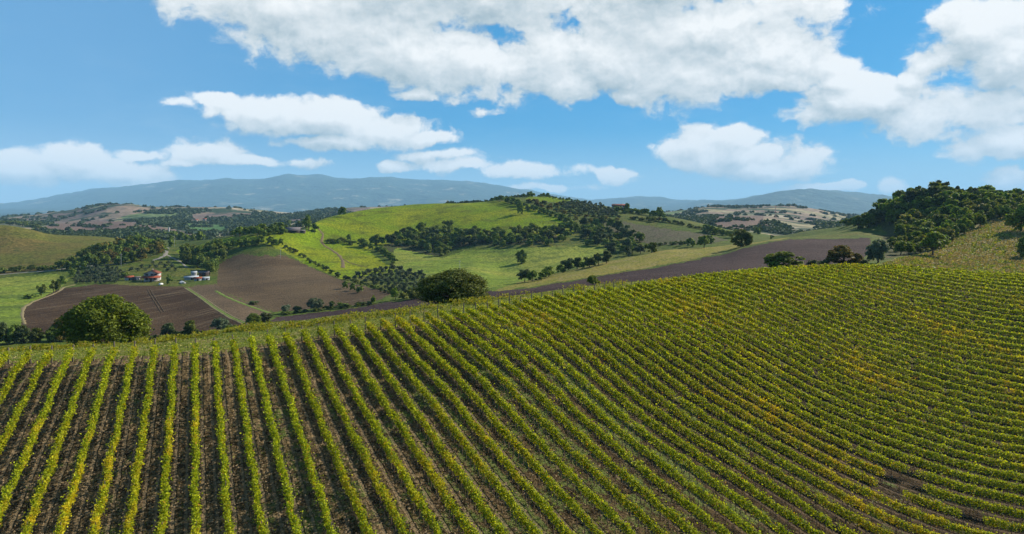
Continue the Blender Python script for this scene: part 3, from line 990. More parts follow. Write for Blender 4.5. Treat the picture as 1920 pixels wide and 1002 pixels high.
def headland_growth():
    rng = np.random.default_rng(78)
    # bright weeds along the brow of the headland
    us = rng.uniform(-40, 1180, 15000)
    band = hc_r(us) + rng.normal(-1.0, 1.4, len(us))
    cl = fbm(us / 26.0, band / 2.0, 91, 3)
    keep = (cl > np.interp(us, [0, 500, 800, 1180], [0.40, 0.42, 0.52, 0.60])) & (band > vt_r(us) + 2)
    p = place(us[keep], band[keep])
    n = len(p)
    hh = np.clip((cl[keep] - 0.38) * 3.4, 0.1, 0.9)
    p[:, 2] += rng.uniform(0.02, 1, n) * hh
    V, F = cards(p, rng.uniform(0.14, 0.34, n), 0.5, rng=rng)
    obj('headland_weeds', mesh_np('headland_weeds', V, F, M_WEED), kind='stuff')
    # short grass tufts over the rest of it
    us = rng.uniform(-40, 1700, 26000)
    rr = vt_r(us) + (hc_r(us) + 4 - vt_r(us)) * rng.random(len(us))
    p = place(us, rr)
    p[:, 2] += 0.05
    V, F = cards(p, rng.uniform(0.1, 0.26, len(p)), 0.3, rng=rng)
    obj('headland_grass_tufts', mesh_np('headland_grass_tufts', V, F, M_ROUGHLEAF), kind='stuff')
    # dry tussocks and green tufts of the slope on the right
    us = rng.uniform(1640, 2000, 60000)
    rr = np.exp(rng.uniform(np.log(164), np.log(312), len(us)))
    z = ground(us, rr)
    row = 400 - z * FO / rr
    ok = inside([(1640, 502), (1690, 485), (1740, 476), (1790, 448), (1850, 418), (1920, 394), (2010, 385), (2010, 540), (1700, 515)], us, row)
    us, rr = us[ok], rr[ok]
    cl = fbm(us / 9.0, rr / 5.0, 33, 3)
    p = place(us, rr)
    p[:, 2] += rng.random(len(us)) * 0.55
    green = cl > np.interp(us, [1640, 1760, 1920], [0.5, 0.60, 0.56])
    for sel, nm, mt, sc in ((green & (cl > 0.5), 'slope_bushes', M_WEEDDULL, 1.35), (~green & (cl < 0.52), 'dry_grass', M_TUFT, 1.0)):
        V, F = cards(p[sel], rng.uniform(0.3, 0.75, sel.sum()) * sc, 0.4, rng=rng)
        obj(nm, mesh_np(nm, V, F, mt), kind='stuff')


M_ROUGHLEAF = mat_leaf('headland_blades', (0.085, 0.115, 0.016), (0.20, 0.205, 0.035), (0.27, 0.21, 0.09), 0.12, 0.3)
M_WEEDDULL = mat_leaf('slope_bush_leaves', (0.075, 0.095, 0.02), (0.20, 0.20, 0.04), (0.26, 0.2, 0.06), 0.1, 0.3)
vine_rows()
lane_growth()
headland_growth()

# ------------------------------------------------------------------ trees
def crown_mesh(name, n, leaf, seed, nl=14, flat=0.85, base=0.22, open_=0.0, ball=False):
    """crown of many leaf cards gathered on uneven lobes; unit size, 1 wide and 1 tall"""
    rng = np.random.default_rng(seed)
    lob = []
    for k in range(nl):
        a = rng.uniform(0, 6.283)
        q = math.sqrt(rng.random()) * 0.33
        zz = rng.uniform(base + 0.10, 0.86)
        rad = rng.uniform(0.13, 0.22) * (1.1 - 0.35 * abs(zz - 0.5))
        q *= math.sqrt(max(0.12, 1 - ((zz - 0.48) / 0.52) ** 2)) * 1.18
        lob.append((q * math.cos(a), q * math.sin(a), zz, rad))
    if ball:
        lob = []
        for k in range(nl):
            d = rng.normal(size=3)
            d /= np.linalg.norm(d)
            if d[2] < -0.92:
                d[2] = -d[2]
            rad = rng.uniform(0.09, 0.21)
            q = (0.5 - rad * 0.85) * rng.uniform(0.82, 1.16)
            q *= 1 + 0.22 * max(0, -d[2])
            lob.append((d[0] * q, d[1] * q, 0.47 + d[2] * (0.47 - rad * 0.5), rad))
    lob.append((0, 0, 0.50, 0.30))
    lob = np.array(lob)
    w = lob[:, 3] ** 2
    k = rng.choice(len(lob), n, p=w / w.sum())
    d = rng.normal(size=(n, 3))
    d /= np.linalg.norm(d, axis=1)[:, None]
    d[:, 2] = np.where(d[:, 2] < -0.6, -d[:, 2], d[:, 2])
    rad = lob[k, 3] * (rng.random(n) ** 0.33) * rng.uniform(0.8, 1.12, n)
    c = lob[k, :3] + d * rad[:, None] * [1, 1, flat]
    if open_ > 0:
        nz = fbm(c[:, 0] * 7 + 3, c[:, 2] * 7 + c[:, 1] * 5, seed, 3)
        c, d = c[nz > open_], d[nz > open_]
    c[:, 2] = np.clip(c[:, 2], base * 0.6, 1.02)
    s = leaf * rng.uniform(0.6, 1.35, len(c))
    V, F = cards(c, s, 0.25, d * 0.9, rng)
    return mesh_np(name, V, F, M_DARK)


def trunk_mesh(name, seed, h=0.55, r=0.035, limbs=5):
    rng = np.random.default_rng(seed)
    parts = []
    p = np.array([0.0, 0.0, -0.05])
    rr = r * 1.25
    zs = [0.03, h * 0.45, h * 0.8, h]
    for z in zs:
        q = np.array([rng.normal(0, 0.012), rng.normal(0, 0.012), z])
        r2 = r * (1 - 0.55 * z / h)
        parts.append(tube(p, q, rr, r2, 7))
        p, rr = q, r2
    for k in range(limbs):
        a = 6.283 * k / limbs + rng.uniform(-0.4, 0.4)
        z0 = rng.uniform(0.4, 0.85) * h
        p0 = np.array([0, 0, z0])
        p1 = p0 + np.array([math.cos(a) * 0.14, math.sin(a) * 0.14, 0.13])
        p2 = p1 + np.array([math.cos(a) * 0.14, math.sin(a) * 0.14, 0.12])
        parts.append(tube(p0, p1, r * 0.5, r * 0.34, 5))
        parts.append(tube(p1, p2, r * 0.34, r * 0.14, 5))
    v, f = geom(parts)
    return mesh_np(name, v, f, M_BARK)


CROWN_BIG = [crown_mesh('crown', 40000, 0.029, 21, 64, 0.9, 0.01, 0.30, True), crown_mesh('crown', 40000, 0.025, 27, 70, 0.95, 0.0, 0.20, True)]
CROWN_MID = [crown_mesh('crown', 6500, 0.055, 30 + k, 26, 0.9, 0.03, 0.28, True) for k in range(4)]
CROWN_SPREAD = [crown_mesh('crown', 5200, 0.055, 41, 15, 0.7, 0.30, 0.34)]
CROWN = [crown_mesh('crown', 1500, 0.10, 50 + k, 16, 0.9, 0.03, 0.24, True) for k in range(4)] + [crown_mesh('crown', 1400, 0.10, 60 + k, 11, 0.85, 0.12, 0.24) for k in range(4)]
CROWN_SMALL = [crown_mesh('crown', 420, 0.17, 70 + k, 12, 0.9, 0.02, 0.15, True) for k in range(5)]
TRUNK = [trunk_mesh('trunk', 90 + k) for k in range(4)]
TRUNK_BARE = trunk_mesh('trunk', 99, 0.6, 0.032, 7)
rt = random.Random(5)
N_TREES = {'tree': 0, 'olive tree': 0, 'bush': 0}
OVERFLOW = []
QUEUE = []


def tree(u, r, wpx, hpx, crowns, mat, name, label, cat='tree', group=None, sink=0.0, trunk=True, bark=None):
    """one tree: root at its foot, trunk and crown as parts; sizes are apparent sizes at its own range"""
    w, h = wpx * r / FO, hpx * r / FO
    QUEUE.append((wpx * hpx, u, r, w, h, crowns, mat, name, label, cat, group, sink, trunk, bark))


def grow(u, r, w, h, crowns, mat, name, label, cat, group, sink, trunk, bark):
    base = place(u, r)
    if N_TREES[cat] >= 298:
        OVERFLOW.append((base, w, h))
        return None
    N_TREES[cat] += 1
    root = obj(name, None, label=label, cat=cat, group=group, loc=(base[0], base[1], base[2] - sink))
    rot = rt.uniform(0, 6.283)
    cr = rt.choice(crowns)
    c = obj('crown', cr, root)
    c.material_slots[0].link = 'OBJECT'
    c.material_slots[0].material = mat
    c.scale = (w * rt.uniform(0.95, 1.05), w * rt.uniform(0.9, 1.05), h)
    c.rotation_euler = (0, 0, rot)
    if trunk:
        t = obj('trunk', bark or rt.choice(TRUNK), root)
        t.scale = (w, w, h)
        t.rotation_euler = (0, 0, rot)
    return root


def one(u, row, w, h, crowns, mat, label, name='tree', cat='tree', r=None, group=None, rmin=120, **kw):
    if r is None:
        r = hit(u, row, rmin)
    if r is None:
        return None
    return tree(u, r, w, h, crowns, mat, name, label, cat, group, **kw)


def along(pts, step, w, h, crowns, mats, label, group, name='tree', cat='tree', jit=0.35, rmin=120, rmax=1200, hv=0.25):
    """trees strung along a hedge line given in photo columns and rows"""
    for (u0, y0), (u1, y1) in zip(pts[:-1], pts[1:]):
        n = max(1, int(math.hypot(u1 - u0, y1 - y0) / step))
        for k in range(n):
            t = (k + rt.uniform(0.2, 0.8)) / n
            u = u0 + (u1 - u0) * t + rt.uniform(-jit, jit) * step
            y = y0 + (y1 - y0) * t + rt.uniform(-jit, jit) * 3
            r = hit(u, y, rmin)
            if r is None or r > rmax:
                continue
            s = rt.uniform(1 - hv, 1 + hv)
            tree(u, r, w * s * rt.uniform(0.9, 1.15), h * s, crowns, rt.choice(mats), name, label, cat, group)


def filling(poly, spacing, w, h, crowns, mats, label, group, name='tree', cat='tree', rmin=120, rmax=1200, squash=0.5, hv=0.28, limit=999):
    """trees filling a wood outlined in photo columns and rows, rear ones first kept apart by SPACING"""
    xs, ys = [p[0] for p in poly], [p[1] for p in poly]
    got = []
    for _ in range(6000):
        u, y = rt.uniform(min(xs), max(xs)), rt.uniform(min(ys), max(ys))
        if not inside(poly, np.array([u]), np.array([y]))[0]:
            continue
        if any(((u - a) / spacing) ** 2 + ((y - b) / (spacing * squash)) ** 2 < 1 for a, b in got):
            continue
        r = hit(u, y, rmin)
        if r is None or r > rmax:
            continue
        got.append((u, y))
        s = rt.uniform(1 - hv, 1 + hv)
        tree(u, r, w * s * rt.uniform(0.9, 1.15), h * s, crowns, rt.choice(mats), name, label, cat, group)
        if len(got) >= limit:
            break
    return got


# near, single ones
one(199, 0, 130, 108, [CROWN_BIG[0]], M_OAK, 'big broad yellow-green oak just below the headland, over dark ploughed field', 'oak_tree', r=90, sink=0.9)
one(851, 0, 132, 73, [CROWN_BIG[1]], M_DARK, 'wide dark dense tree low behind the headland, beside the narrow ploughed strip', 'spreading_tree', r=103, sink=1.0)
one(1112, 0, 28, 28, CROWN_SPREAD, M_DARK, 'small dark tree with a thin bare trunk at the edge of the purple ploughland', r=121, bark=TRUNK_BARE)
one(1469, 0, 68, 33, CROWN_MID[:1], M_BRIGHT, 'low rounded dark green bush standing right behind the top vine rows', 'bush', 'bush', r=164)
one(1582, 0, 64, 38, CROWN_MID[1:2], M_RUST, 'broad bush with yellowing leaves behind the top vine rows', 'bush', 'bush', r=168)
one(1646, 0, 46, 46, CROWN_MID[2:3], M_OLIVE, 'grey-green tree at the left foot of the wooded hill', r=182)
one(1749, 481, 58, 50, CROWN_SPREAD, M_BRIGHT, 'single tree with a bare trunk standing on the straw-coloured slope', rmin=165, bark=TRUNK_BARE)
one(1914, 434, 46, 52, CROWN_MID[3:], M_BRIGHT, 'tall green tree at the right edge of the dry slope', rmin=170)
one(1922, 484, 30, 40, CROWN_MID[:1], M_DARK, 'dark bush low on the dry slope at the right edge', 'bush', 'bush', rmin=168)
for k, u in enumerate((1527, 1545, 1617)):
    one(u, 0, 26, 13, CROWN, M_SHRUB, 'grey-green scrub between the two bushes behind the top rows', 'bush', 'bush', r=167 + k, group='scrub behind the top vine rows', trunk=False)
one(1390, 463, 44, 33, CROWN_MID[:2], M_DARK, 'dark round-topped tree standing on the yellow grass strip', rmin=260)
one(1321, 469, 27, 24, CROWN, M_DARK, 'flat-topped tree on the grey slope above the yellow strip', rmin=330)
one(1331, 456, 21, 15, CROWN, M_DARK, 'smaller tree close behind the flat-topped one', rmin=330)
one(1294, 463, 20, 17, CROWN, M_DARK, 'dark tree casting a long shadow on the grey slope', rmin=330)
one(1277, 461, 13, 10, CROWN, M_DARK, 'little dark bush left of the tree with a long shadow', 'bush', 'bush', rmin=330)
one(1421, 440, 14, 13, CROWN, M_SHRUB, 'small round tree alone on the pale far field', rmin=330)
one(1447, 448, 9, 7, CROWN_SMALL, M_DARK, 'tiny dark bush on the rim of the purple ploughland', 'bush', 'bush', rmin=260)
one(978, 494, 25, 26, CROWN_MID[1:3], M_DARK, 'lone dark tree in the middle of the pale meadow', rmin=300)
one(840, 427, 21, 17, CROWN, M_DARK, 'lone tree on the green hillside above the wood belt', rmin=300)
one(643, 406, 17, 18, CROWN, M_DARK, 'lone dark tree on the left shoulder of the green hill', rmin=300)
one(975, 402, 14, 24, CROWN, M_DARK, 'tall dark tree with a long shadow at the hedge on the green hill', rmin=300)
one(1176, 400, 12, 19, CROWN, M_DARK, 'tall tree right beside the terracotta-roofed hilltop house', rmin=300)
one(1237, 405, 17, 17, CROWN, M_DARK, 'rounded tree on the skyline right of the hilltop house', rmin=300)
one(317, 533, 13, 19, CROWN, M_DARK, 'dark cypress-like tree between the white house and the farm sheds', rmin=200)
one(233, 521, 14, 11, CROWN, M_BRIGHT, 'light green tree left of the small tiled outbuilding', rmin=200)
# valley shrubs below the headland
for (u, y, w, h, mt, lab) in [
        (317, 633, 34, 27, M_SHRUB, 'green bush on the lower edge of the dark ploughed field, nearest the oak'),
        (358, 630, 31, 29, M_DARK, 'dark bush at the middle of the lower edge of the dark ploughed field'),
        (413, 622, 36, 27, M_OLIVE, 'grey-green bush where the pale farm track ends'),
        (475, 612, 30, 24, M_DARK, 'dark bush at the lower corner of the tilled field'),
        (497, 606, 30, 20, M_SHRUB, 'green bush right of the dark corner bush below the tan field'),
        (536, 588, 22, 17, M_OLIVE, 'grey bush on the bottom edge of the tan field'),
        (557, 587, 20, 14, M_SHRUB, 'low green bush beside the grey one on the tan field edge'),
        (590, 582, 30, 24, M_OLIVE, 'big leafy bush on the bottom edge of the tan field'),
        (622, 579, 13, 14, M_SHRUB, 'small upright bush on the bottom edge of the tan field'),
        (642, 578, 26, 10, M_DARK, 'low dark bush at the right end of the tan field edge'),
        (677, 573, 22, 7, M_SHRUB, 'flat scrub on the edge above the narrow ploughed strip'),
        (701, 571, 13, 17, M_BRIGHT, 'upright green bush above the narrow ploughed strip'),
        (742, 563, 18, 24, M_BRIGHT, 'bright green tree at the lower corner of the olive grove'),
        (757, 561, 22, 14, M_WEEDDULL, 'yellow-green bush at the lower corner of the olive grove'),
        (777, 561, 34, 22, M_DARK, 'dark clump between the olive grove and the wide dark tree'),
        (475, 571, 22, 7, M_SHRUB, 'low scrub in the tan field above the track')]:
    one(u, y, w, h, CROWN if w < 28 else CROWN_MID, mt, lab, 'bush', 'bush', rmin=170)
for u, y, lab in [(647, 541, 'leftmost of the three round trees on the tan field'), (661, 545, 'middle one of the three round trees on the tan field'), (674, 549, 'rightmost of the three round trees on the tan field')]:
    one(u, y, 14, 14, CROWN, M_SHRUB, lab, rmin=200)
along([(-20, 646), (140, 640)], 19, 33, 36, CROWN_MID, [M_SHRUB, M_DARK, M_BRIGHT, M_RUST], 'bush in the dense hedge left of the big oak', 'hedge left of the oak', 'bush', 'bush', rmin=165)
along([(262, 640), (440, 622)], 14, 17, 10, CROWN, [M_DARK], 'low dark scrub along the lower edge of the dark ploughed field', 'scrub below the ploughed field', 'bush', 'bush', rmin=165)
along([(520, 592), (700, 571)], 12, 12, 6, CROWN_SMALL, [M_SHRUB, M_DARK], 'low scrub between the tan field and the ploughed strip', 'scrub below the tan field', 'bush', 'bush', rmin=170)
# left: wood, hedges, farm trees
filling([(115, 507), (150, 492), (180, 480), (205, 468), (262, 460), (308, 462), (304, 482), (240, 496), (150, 508)], 13, 21, 20, CROWN, [M_DARK, M_DARK, M_BRIGHT, M_RUST], 'tree in the small wood on the left below the dry pasture', 'small wood on the left')
along([(-10, 514), (60, 507), (115, 506)], 11, 15, 9, CROWN_SMALL, [M_DARK], 'dark bush in the hedge under the dry pasture', 'hedge under the dry pasture', 'bush', 'bush')
for u, y, w, h, lab in [(77, 556, 18, 22, 'light tree at the upper left corner of the dark ploughed field'), (100, 549, 22, 24, 'dark tree at the upper left corner of the dark ploughed field'), (117, 537, 16, 20, 'tree next to the olives at the corner of the ploughed field'), (136, 520, 15, 15, 'rounded tree at the left end of the little olive grove'), (56, 560, 26, 9, 'low shadowy bush left of the ploughed field')]:
    one(u, y, w, h, CROWN, rt.choice([M_DARK, M_SHRUB]), lab, rmin=250)
filling([(335, 492), (345, 478), (372, 476), (400, 468), (418, 470), (412, 492), (404, 512), (392, 516), (380, 505), (350, 497)], 12, 23, 23, CROWN, [M_DARK], 'dark tree in the thicket behind the farm sheds', 'thicket behind the sheds')
along([(405, 474), (440, 464), (500, 458), (532, 462)], 9, 17, 15, CROWN, [M_DARK], 'tree in the dark hedge below the knoll farm', 'hedge below the knoll farm')
along([(532, 466), (556, 476), (580, 492), (640, 522), (690, 538), (735, 552)], 8, 10, 7, CROWN_SMALL, [M_DARK, M_SHRUB], 'low bush in the hedge along the upper rim of the tan field', 'hedge above the tan field', 'bush', 'bush')
filling([(422, 438), (440, 434), (500, 430), (530, 434), (535, 442), (480, 444), (430, 444)], 9, 19, 17, CROWN, [M_DARK, M_BRIGHT], 'tree around the white gabled farmhouse on the knoll', 'trees around the knoll farm', rmax=620)
for u, y, w, h, lab in [(578, 434, 21, 30, 'tall dark tree right behind the long barn on the knoll'), (590, 437, 14, 18, 'shorter dark tree at the right end of the knoll barn'), (563, 431, 20, 18, 'dark tree rising behind the roof of the knoll barn'), (540, 428, 15, 16, 'dark tree left behind the knoll barn')]:
    one(u, y, w, h, CROWN, M_DARK, lab, rmin=300)
along([(308, 478), (322, 462), (318, 448), (335, 452), (370, 452), (420, 440)], 9, 14, 15, CROWN, [M_DARK, M_BRIGHT], 'tree along the lane at the head of the valley', 'trees along the valley lane', rmax=900)
along([(245, 446), (300, 444), (330, 445)], 7, 9, 9, CROWN_SMALL, [M_DARK, M_BRIGHT], 'small tree by the lane buildings at the head of the valley', 'small trees by the lane buildings', rmin=640)
along([(0, 421), (40, 424), (88, 434)], 9, 16, 8, CROWN, [M_DARK], 'dark bush on the crest of the dry pasture', 'bushes on the pasture crest', 'bush', 'bush', rmin=400)
# middle: wood belts round the green hill
filling([(735, 462), (742, 440), (800, 436), (850, 438), (940, 443), (1010, 438), (1062, 432), (1085, 436), (1040, 460), (950, 465), (870, 460), (845, 470), (830, 484), (800, 474), (765, 466)], 11, 21, 17, CROWN, [M_DARK, M_DARK, M_DARK, M_SHRUB], 'tree in the dark wood belt across the green hill', 'wood belt across the green hill', limit=76)
along([(608, 456), (650, 457), (668, 460)], 7, 13, 9, CROWN, [M_DARK], 'dark bush in the short hedge left of the wood belt', 'short hedge on the green hill', 'bush', 'bush')
one(654, 452, 11, 13, CROWN, M_DARK, 'tree rising from the short hedge left of the wood belt', rmin=300)
along([(672, 460), (700, 470), (722, 478), (740, 498)], 8, 19, 15, CROWN, [M_SHRUB, M_DARK], 'tree in the hedge running down to the olive grove', 'hedge down to the olive grove')
along([(690, 459), (735, 460)], 10, 19, 18, CROWN, [M_DARK, M_SHRUB], 'tree at the left tip of the wood belt', 'left tip of the wood belt')
along([(918, 378), (945, 377), (985, 392), (1030, 402), (1060, 416), (1090, 432)], 7, 14, 10, CROWN, [M_DARK, M_RUST, M_DARK], 'tree in the hedge descending the right flank of the green hill', 'hedge down the right flank')
filling([(985, 378), (1040, 384), (1060, 396), (1110, 408), (1160, 413), (1150, 420), (1100, 420), (1050, 404)], 10, 12, 7, CROWN_SMALL, [M_SHRUB, M_RUST, M_RUST], 'scrub bush on the brushy band below the hilltop grove', 'scrub below the hilltop grove', 'bush', 'bush', limit=28)
filling([(1085, 430), (1130, 421), (1165, 430), (1200, 452), (1225, 476), (1200, 486), (1150, 480), (1105, 462)], 11, 21, 18, CROWN, [M_DARK, M_SHRUB, M_SHRUB], 'tree in the wood filling the hollow east of the green hill', 'wood in the hollow', limit=34)
along([(982, 528), (1005, 528), (1040, 516), (1065, 506), (1100, 502), (1140, 494)], 11, 22, 19, CROWN, [M_SHRUB, M_DARK], 'grey-green tree in the row along the foot of the pale meadow', 'tree row along the meadow foot', rmin=262)
along([(945, 369), (985, 369), (1030, 369)], 7, 9, 8, CROWN_SMALL, [M_DARK], 'tree of the clump on top of the green hill', 'trees on the hilltop', rmin=600)
along([(1030, 372), (1100, 382)], 5, 5, 5, CROWN_SMALL, [M_DARK], 'tiny tree in the row along the hilltop skyline', 'skyline tree row', rmin=600)
along([(1150, 398), (1200, 402), (1245, 410)], 8, 13, 10, CROWN, [M_DARK, M_SHRUB], 'tree in the belt on the ridge right of the hilltop house', 'ridge belt by the hilltop house', rmin=400)
along([(1180, 412), (1260, 418), (1330, 434), (1370, 444)], 7, 10, 7, CROWN_SMALL, [M_DARK, M_SHRUB, M_RUST], 'bush in the hedge along the top of the stubble slope', 'hedge above the stubble slope', 'bush', 'bush', rmin=400)
along([(1320, 436), (1372, 446)], 9, 17, 13, CROWN, [M_DARK, M_SHRUB], 'tree in the dark clump at the end of the stubble slope', 'clump at the end of the stubble slope', rmin=400)
along([(1215, 462), (1290, 457)], 7, 8, 5, CROWN_SMALL, [M_DARK], 'low bush in the thin hedge under the stubble slope', 'thin hedge under the stubble slope', 'bush', 'bush', rmin=330)
along([(1540, 428), (1580, 425), (1605, 424)], 11, 20, 14, CROWN, [M_DARK], 'dark bush at the left end of the wooded hill', 'bushes at the left end of the wooded hill', 'bush', 'bush', rmin=300)
# the wooded hill on the right
WLAB = 'tree on the wooded hill at the right'
filling([(1600, 432), (1640, 406), (1670, 394), (1710, 378), (1760, 366), (1810, 372), (1870, 376), (1960, 380), (1960, 392), (1860, 396), (1790, 392), (1720, 404), (1660, 426)], 12, 27, 25, CROWN, [M_DARK, M_BRIGHT, M_BRIGHT, M_SHRUB], 'dark tree in the upper half of the wooded hill', 'upper half of the wooded hill', rmin=230, rmax=420, limit=95)
filling([(1672, 470), (1690, 440), (1720, 418), (1790, 398), (1860, 396), (1960, 390), (1960, 398), (1860, 416), (1800, 444), (1752, 470), (1690, 482)], 12, 27, 27, CROWN, [M_BRIGHT, M_BRIGHT, M_WEEDDULL, M_DARK], 'sunlit green tree in the lower half of the wooded hill', 'lower half of the wooded hill', rmin=200, rmax=420, limit=90)

# olive groves
def grove(poly, step_u, step_y, w, h, label, group, rmin=180, limit=999, slant=0.3):
    xs, ys = [p[0] for p in poly], [p[1] for p in poly]
    y, k, cnt = min(ys), 0, 0
    while y < max(ys) and cnt < limit:
        u = min(xs) + (k % 2) * step_u * 0.5
        while u < max(xs) and cnt < limit:
            uu, yy = u + rt.uniform(-0.13, 0.13) * step_u, y + rt.uniform(-0.13, 0.13) * step_y
            if inside(poly, np.array([uu]), np.array([yy]))[0]:
                r = hit(uu, yy, rmin)
                if r and r < 900:
                    s = rt.uniform(0.8, 1.2)
                    tree(uu, r, w * s, h * s, CROWN_SMALL if w < 9 else CROWN, M_OLIVE, 'olive_tree', label, 'olive tree', group)
                    cnt += 1
            u += step_u
        y += step_y
        k += 1


grove([(652, 522), (700, 508), (735, 503), (790, 517), (806, 538), (790, 556), (745, 553), (690, 536)], 13, 5.6, 11.5, 11, 'grey-green olive tree in the grove right of the tan field', 'olive grove by the tan field')
grove([(140, 520), (165, 506), (225, 502), (232, 520), (215, 536), (135, 533)], 9, 5, 9, 9, 'grey-green olive tree in the little grove above the dark ploughed field', 'little olive grove on the left')
grove([(1045, 382), (1110, 380), (1150, 394), (1165, 410), (1110, 405), (1062, 394)], 8, 3.2, 8.5, 6.5, 'dark olive tree in the grove below the top of the green hill', 'hilltop olive grove', rmin=450)
grove([(238, 508), (300, 490), (330, 500), (345, 515), (300, 505), (262, 510)], 14, 6, 8, 7, 'small fruit tree on the green plot behind the white house', 'fruit trees behind the white house', rmin=250)


# the largest of each kind stand as trees of their own, the rest go into one mass
for q in sorted(QUEUE, key=lambda q: -q[0]):
    grow(*q[1:])


# ------------------------------------------------------------------ far woods: too many and too small to count
def far_woods():
    rng = np.random.default_rng(404)
    u = rng.uniform(-150, 2050, 60000)
    r = np.exp(rng.uniform(np.log(820), np.log(2650), len(u)))
    X, Y = (u - 960) * r / FO, KAP * r
    a = fbm(X / 150.0, Y / 260.0, 61, 4)
    ridge = np.abs(fbm(X / 210.0 + 8, Y / 330.0, 62, 3) - 0.5)
    row = 400 - ground(u, r) * FO / r
    clear = np.zeros(len(u), bool)
    for nm, mt, poly, ra, rb in ZONES:
        if poly is not None and ra >= 800:
            clear |= inside(poly, u, row) & (r < rb)
    keep = ((a > 0.595) | (ridge < 0.013)) & ~(clear & ((ridge > 0.006) | (rng.random(len(u)) < 0.4)) & (rng.random(len(u)) < 0.985)) & (rng.random(len(u)) < np.interp(r, [820, 1500, 2600], [1, 0.7, 0.45]))
    u, r = u[keep], r[keep]
    c = place(u, r)
    n = len(c)
    w = rng.uniform(7, 15, n) * np.interp(r, [800, 2600], [0.9, 1.5])
    parts_v = []
    K = 14
    d = rng.normal(size=(n, K, 3))
    d /= np.linalg.norm(d, axis=2)[:, :, None]
    d[:, :, 2] = np.abs(d[:, :, 2])
    cc = c[:, None, :] + d * (w * 0.42)[:, None, None] * [1, 1, 0.9]
    V, F = cards(cc.reshape(-1, 3), np.repeat(w * 0.55, K), 0.2, d.reshape(-1, 3), rng)
    obj('far_woods', mesh_np('far_woods', V, F, M_FARLEAF), kind='stuff')
    return n


M_FARLEAF = mat_leaf('far_wood_leaves', (0.028, 0.045, 0.018), (0.062, 0.085, 0.028), None, 0, 0.15)
n_far = far_woods()
if OVERFLOW:
    rng = np.random.default_rng(8)
    src = []
    for me in CROWN_SMALL:
        a = np.empty(len(me.vertices) * 3, np.float32)
        me.vertices.foreach_get('co', a)
        src.append(a.reshape(-1, 3))
    vs = [src[rng.integers(len(src))] * [w, w, h] + b for b, w, h in OVERFLOW]
    v = np.concatenate(vs)
    obj('woodland', mesh_np('woodland', v, np.arange(len(v)).reshape(-1, 4), M_DARK), kind='stuff')
print('TREES', N_TREES, 'overflow', len(OVERFLOW), 'far', n_far)


def tell_apart():
    """say where in its group each tree stands, so that a label points to as few as it can"""
    by = {}
    for o in COL.objects:
        if o.parent is None and o.get('group') and o.get('category') in ('tree', 'olive tree', 'bush'):
            by.setdefault((o['group'], o['label']), []).append(o)
    for (g, lab), os_ in by.items():
        if len(os_) < 2:
            continue
        key = lambda o: o.location.x / o.location.y
        os_.sort(key=key)
        n = len(os_)
        if n <= 12:
            for k, o in enumerate(os_):
                if k == 0:
                    o['label'] = 'leftmost ' + lab
                elif k == n - 1:
                    o['label'] = 'rightmost ' + lab
                elif k <= n // 2:
                    o['label'] = ordinal(k + 1) + ' from the left: ' + lab
                else:
                    o['label'] = ordinal(n - k) + ' from the right: ' + lab
            continue
        left = n
        front = min(os_, key=lambda o: o.location.y)
        back = max(os_, key=lambda o: o.location.y)
        high = max(os_, key=lambda o: o.children[0].scale.z)
        third = max(1, n // 3)
        for k, o in enumerate(os_):
            o['label'] = ('left third: ' if k < third else 'right third: ' if k >= n - third else 'middle third: ') + lab
        os_[0]['label'] = 'leftmost ' + lab
        os_[-1]['label'] = 'rightmost ' + lab
        for o, wd in ((high, 'tallest '), (back, 'rearmost '), (front, 'frontmost ')):
            if o not in (os_[0], os_[-1]):
                o['label'] = wd + lab


tell_apart()

# ------------------------------------------------------------------ roads and tracks
M_TRACK = mat_plain('pale_earth_track', (0.17, 0.135, 0.075), 0.25, 0.6, 0.95, 0.03)
M_FAINT = mat_plain('dried_wheel_marks', (0.085, 0.06, 0.036), 0.4, 0.6, 0.95, 0.03)
M_ROAD = mat_plain('worn_lane', (0.17, 0.155, 0.14), 0.2, 0.5, 0.9, 0.02)
M_MUD = mat_plain('bare_earth_track', (0.115, 0.085, 0.05), 0.35, 0.4, 0.95, 0.04)
M_VERGE = mat_plain('grass_verge', (0.10, 0.14, 0.03), 0.4, 0.7, 0.95, 0.05)


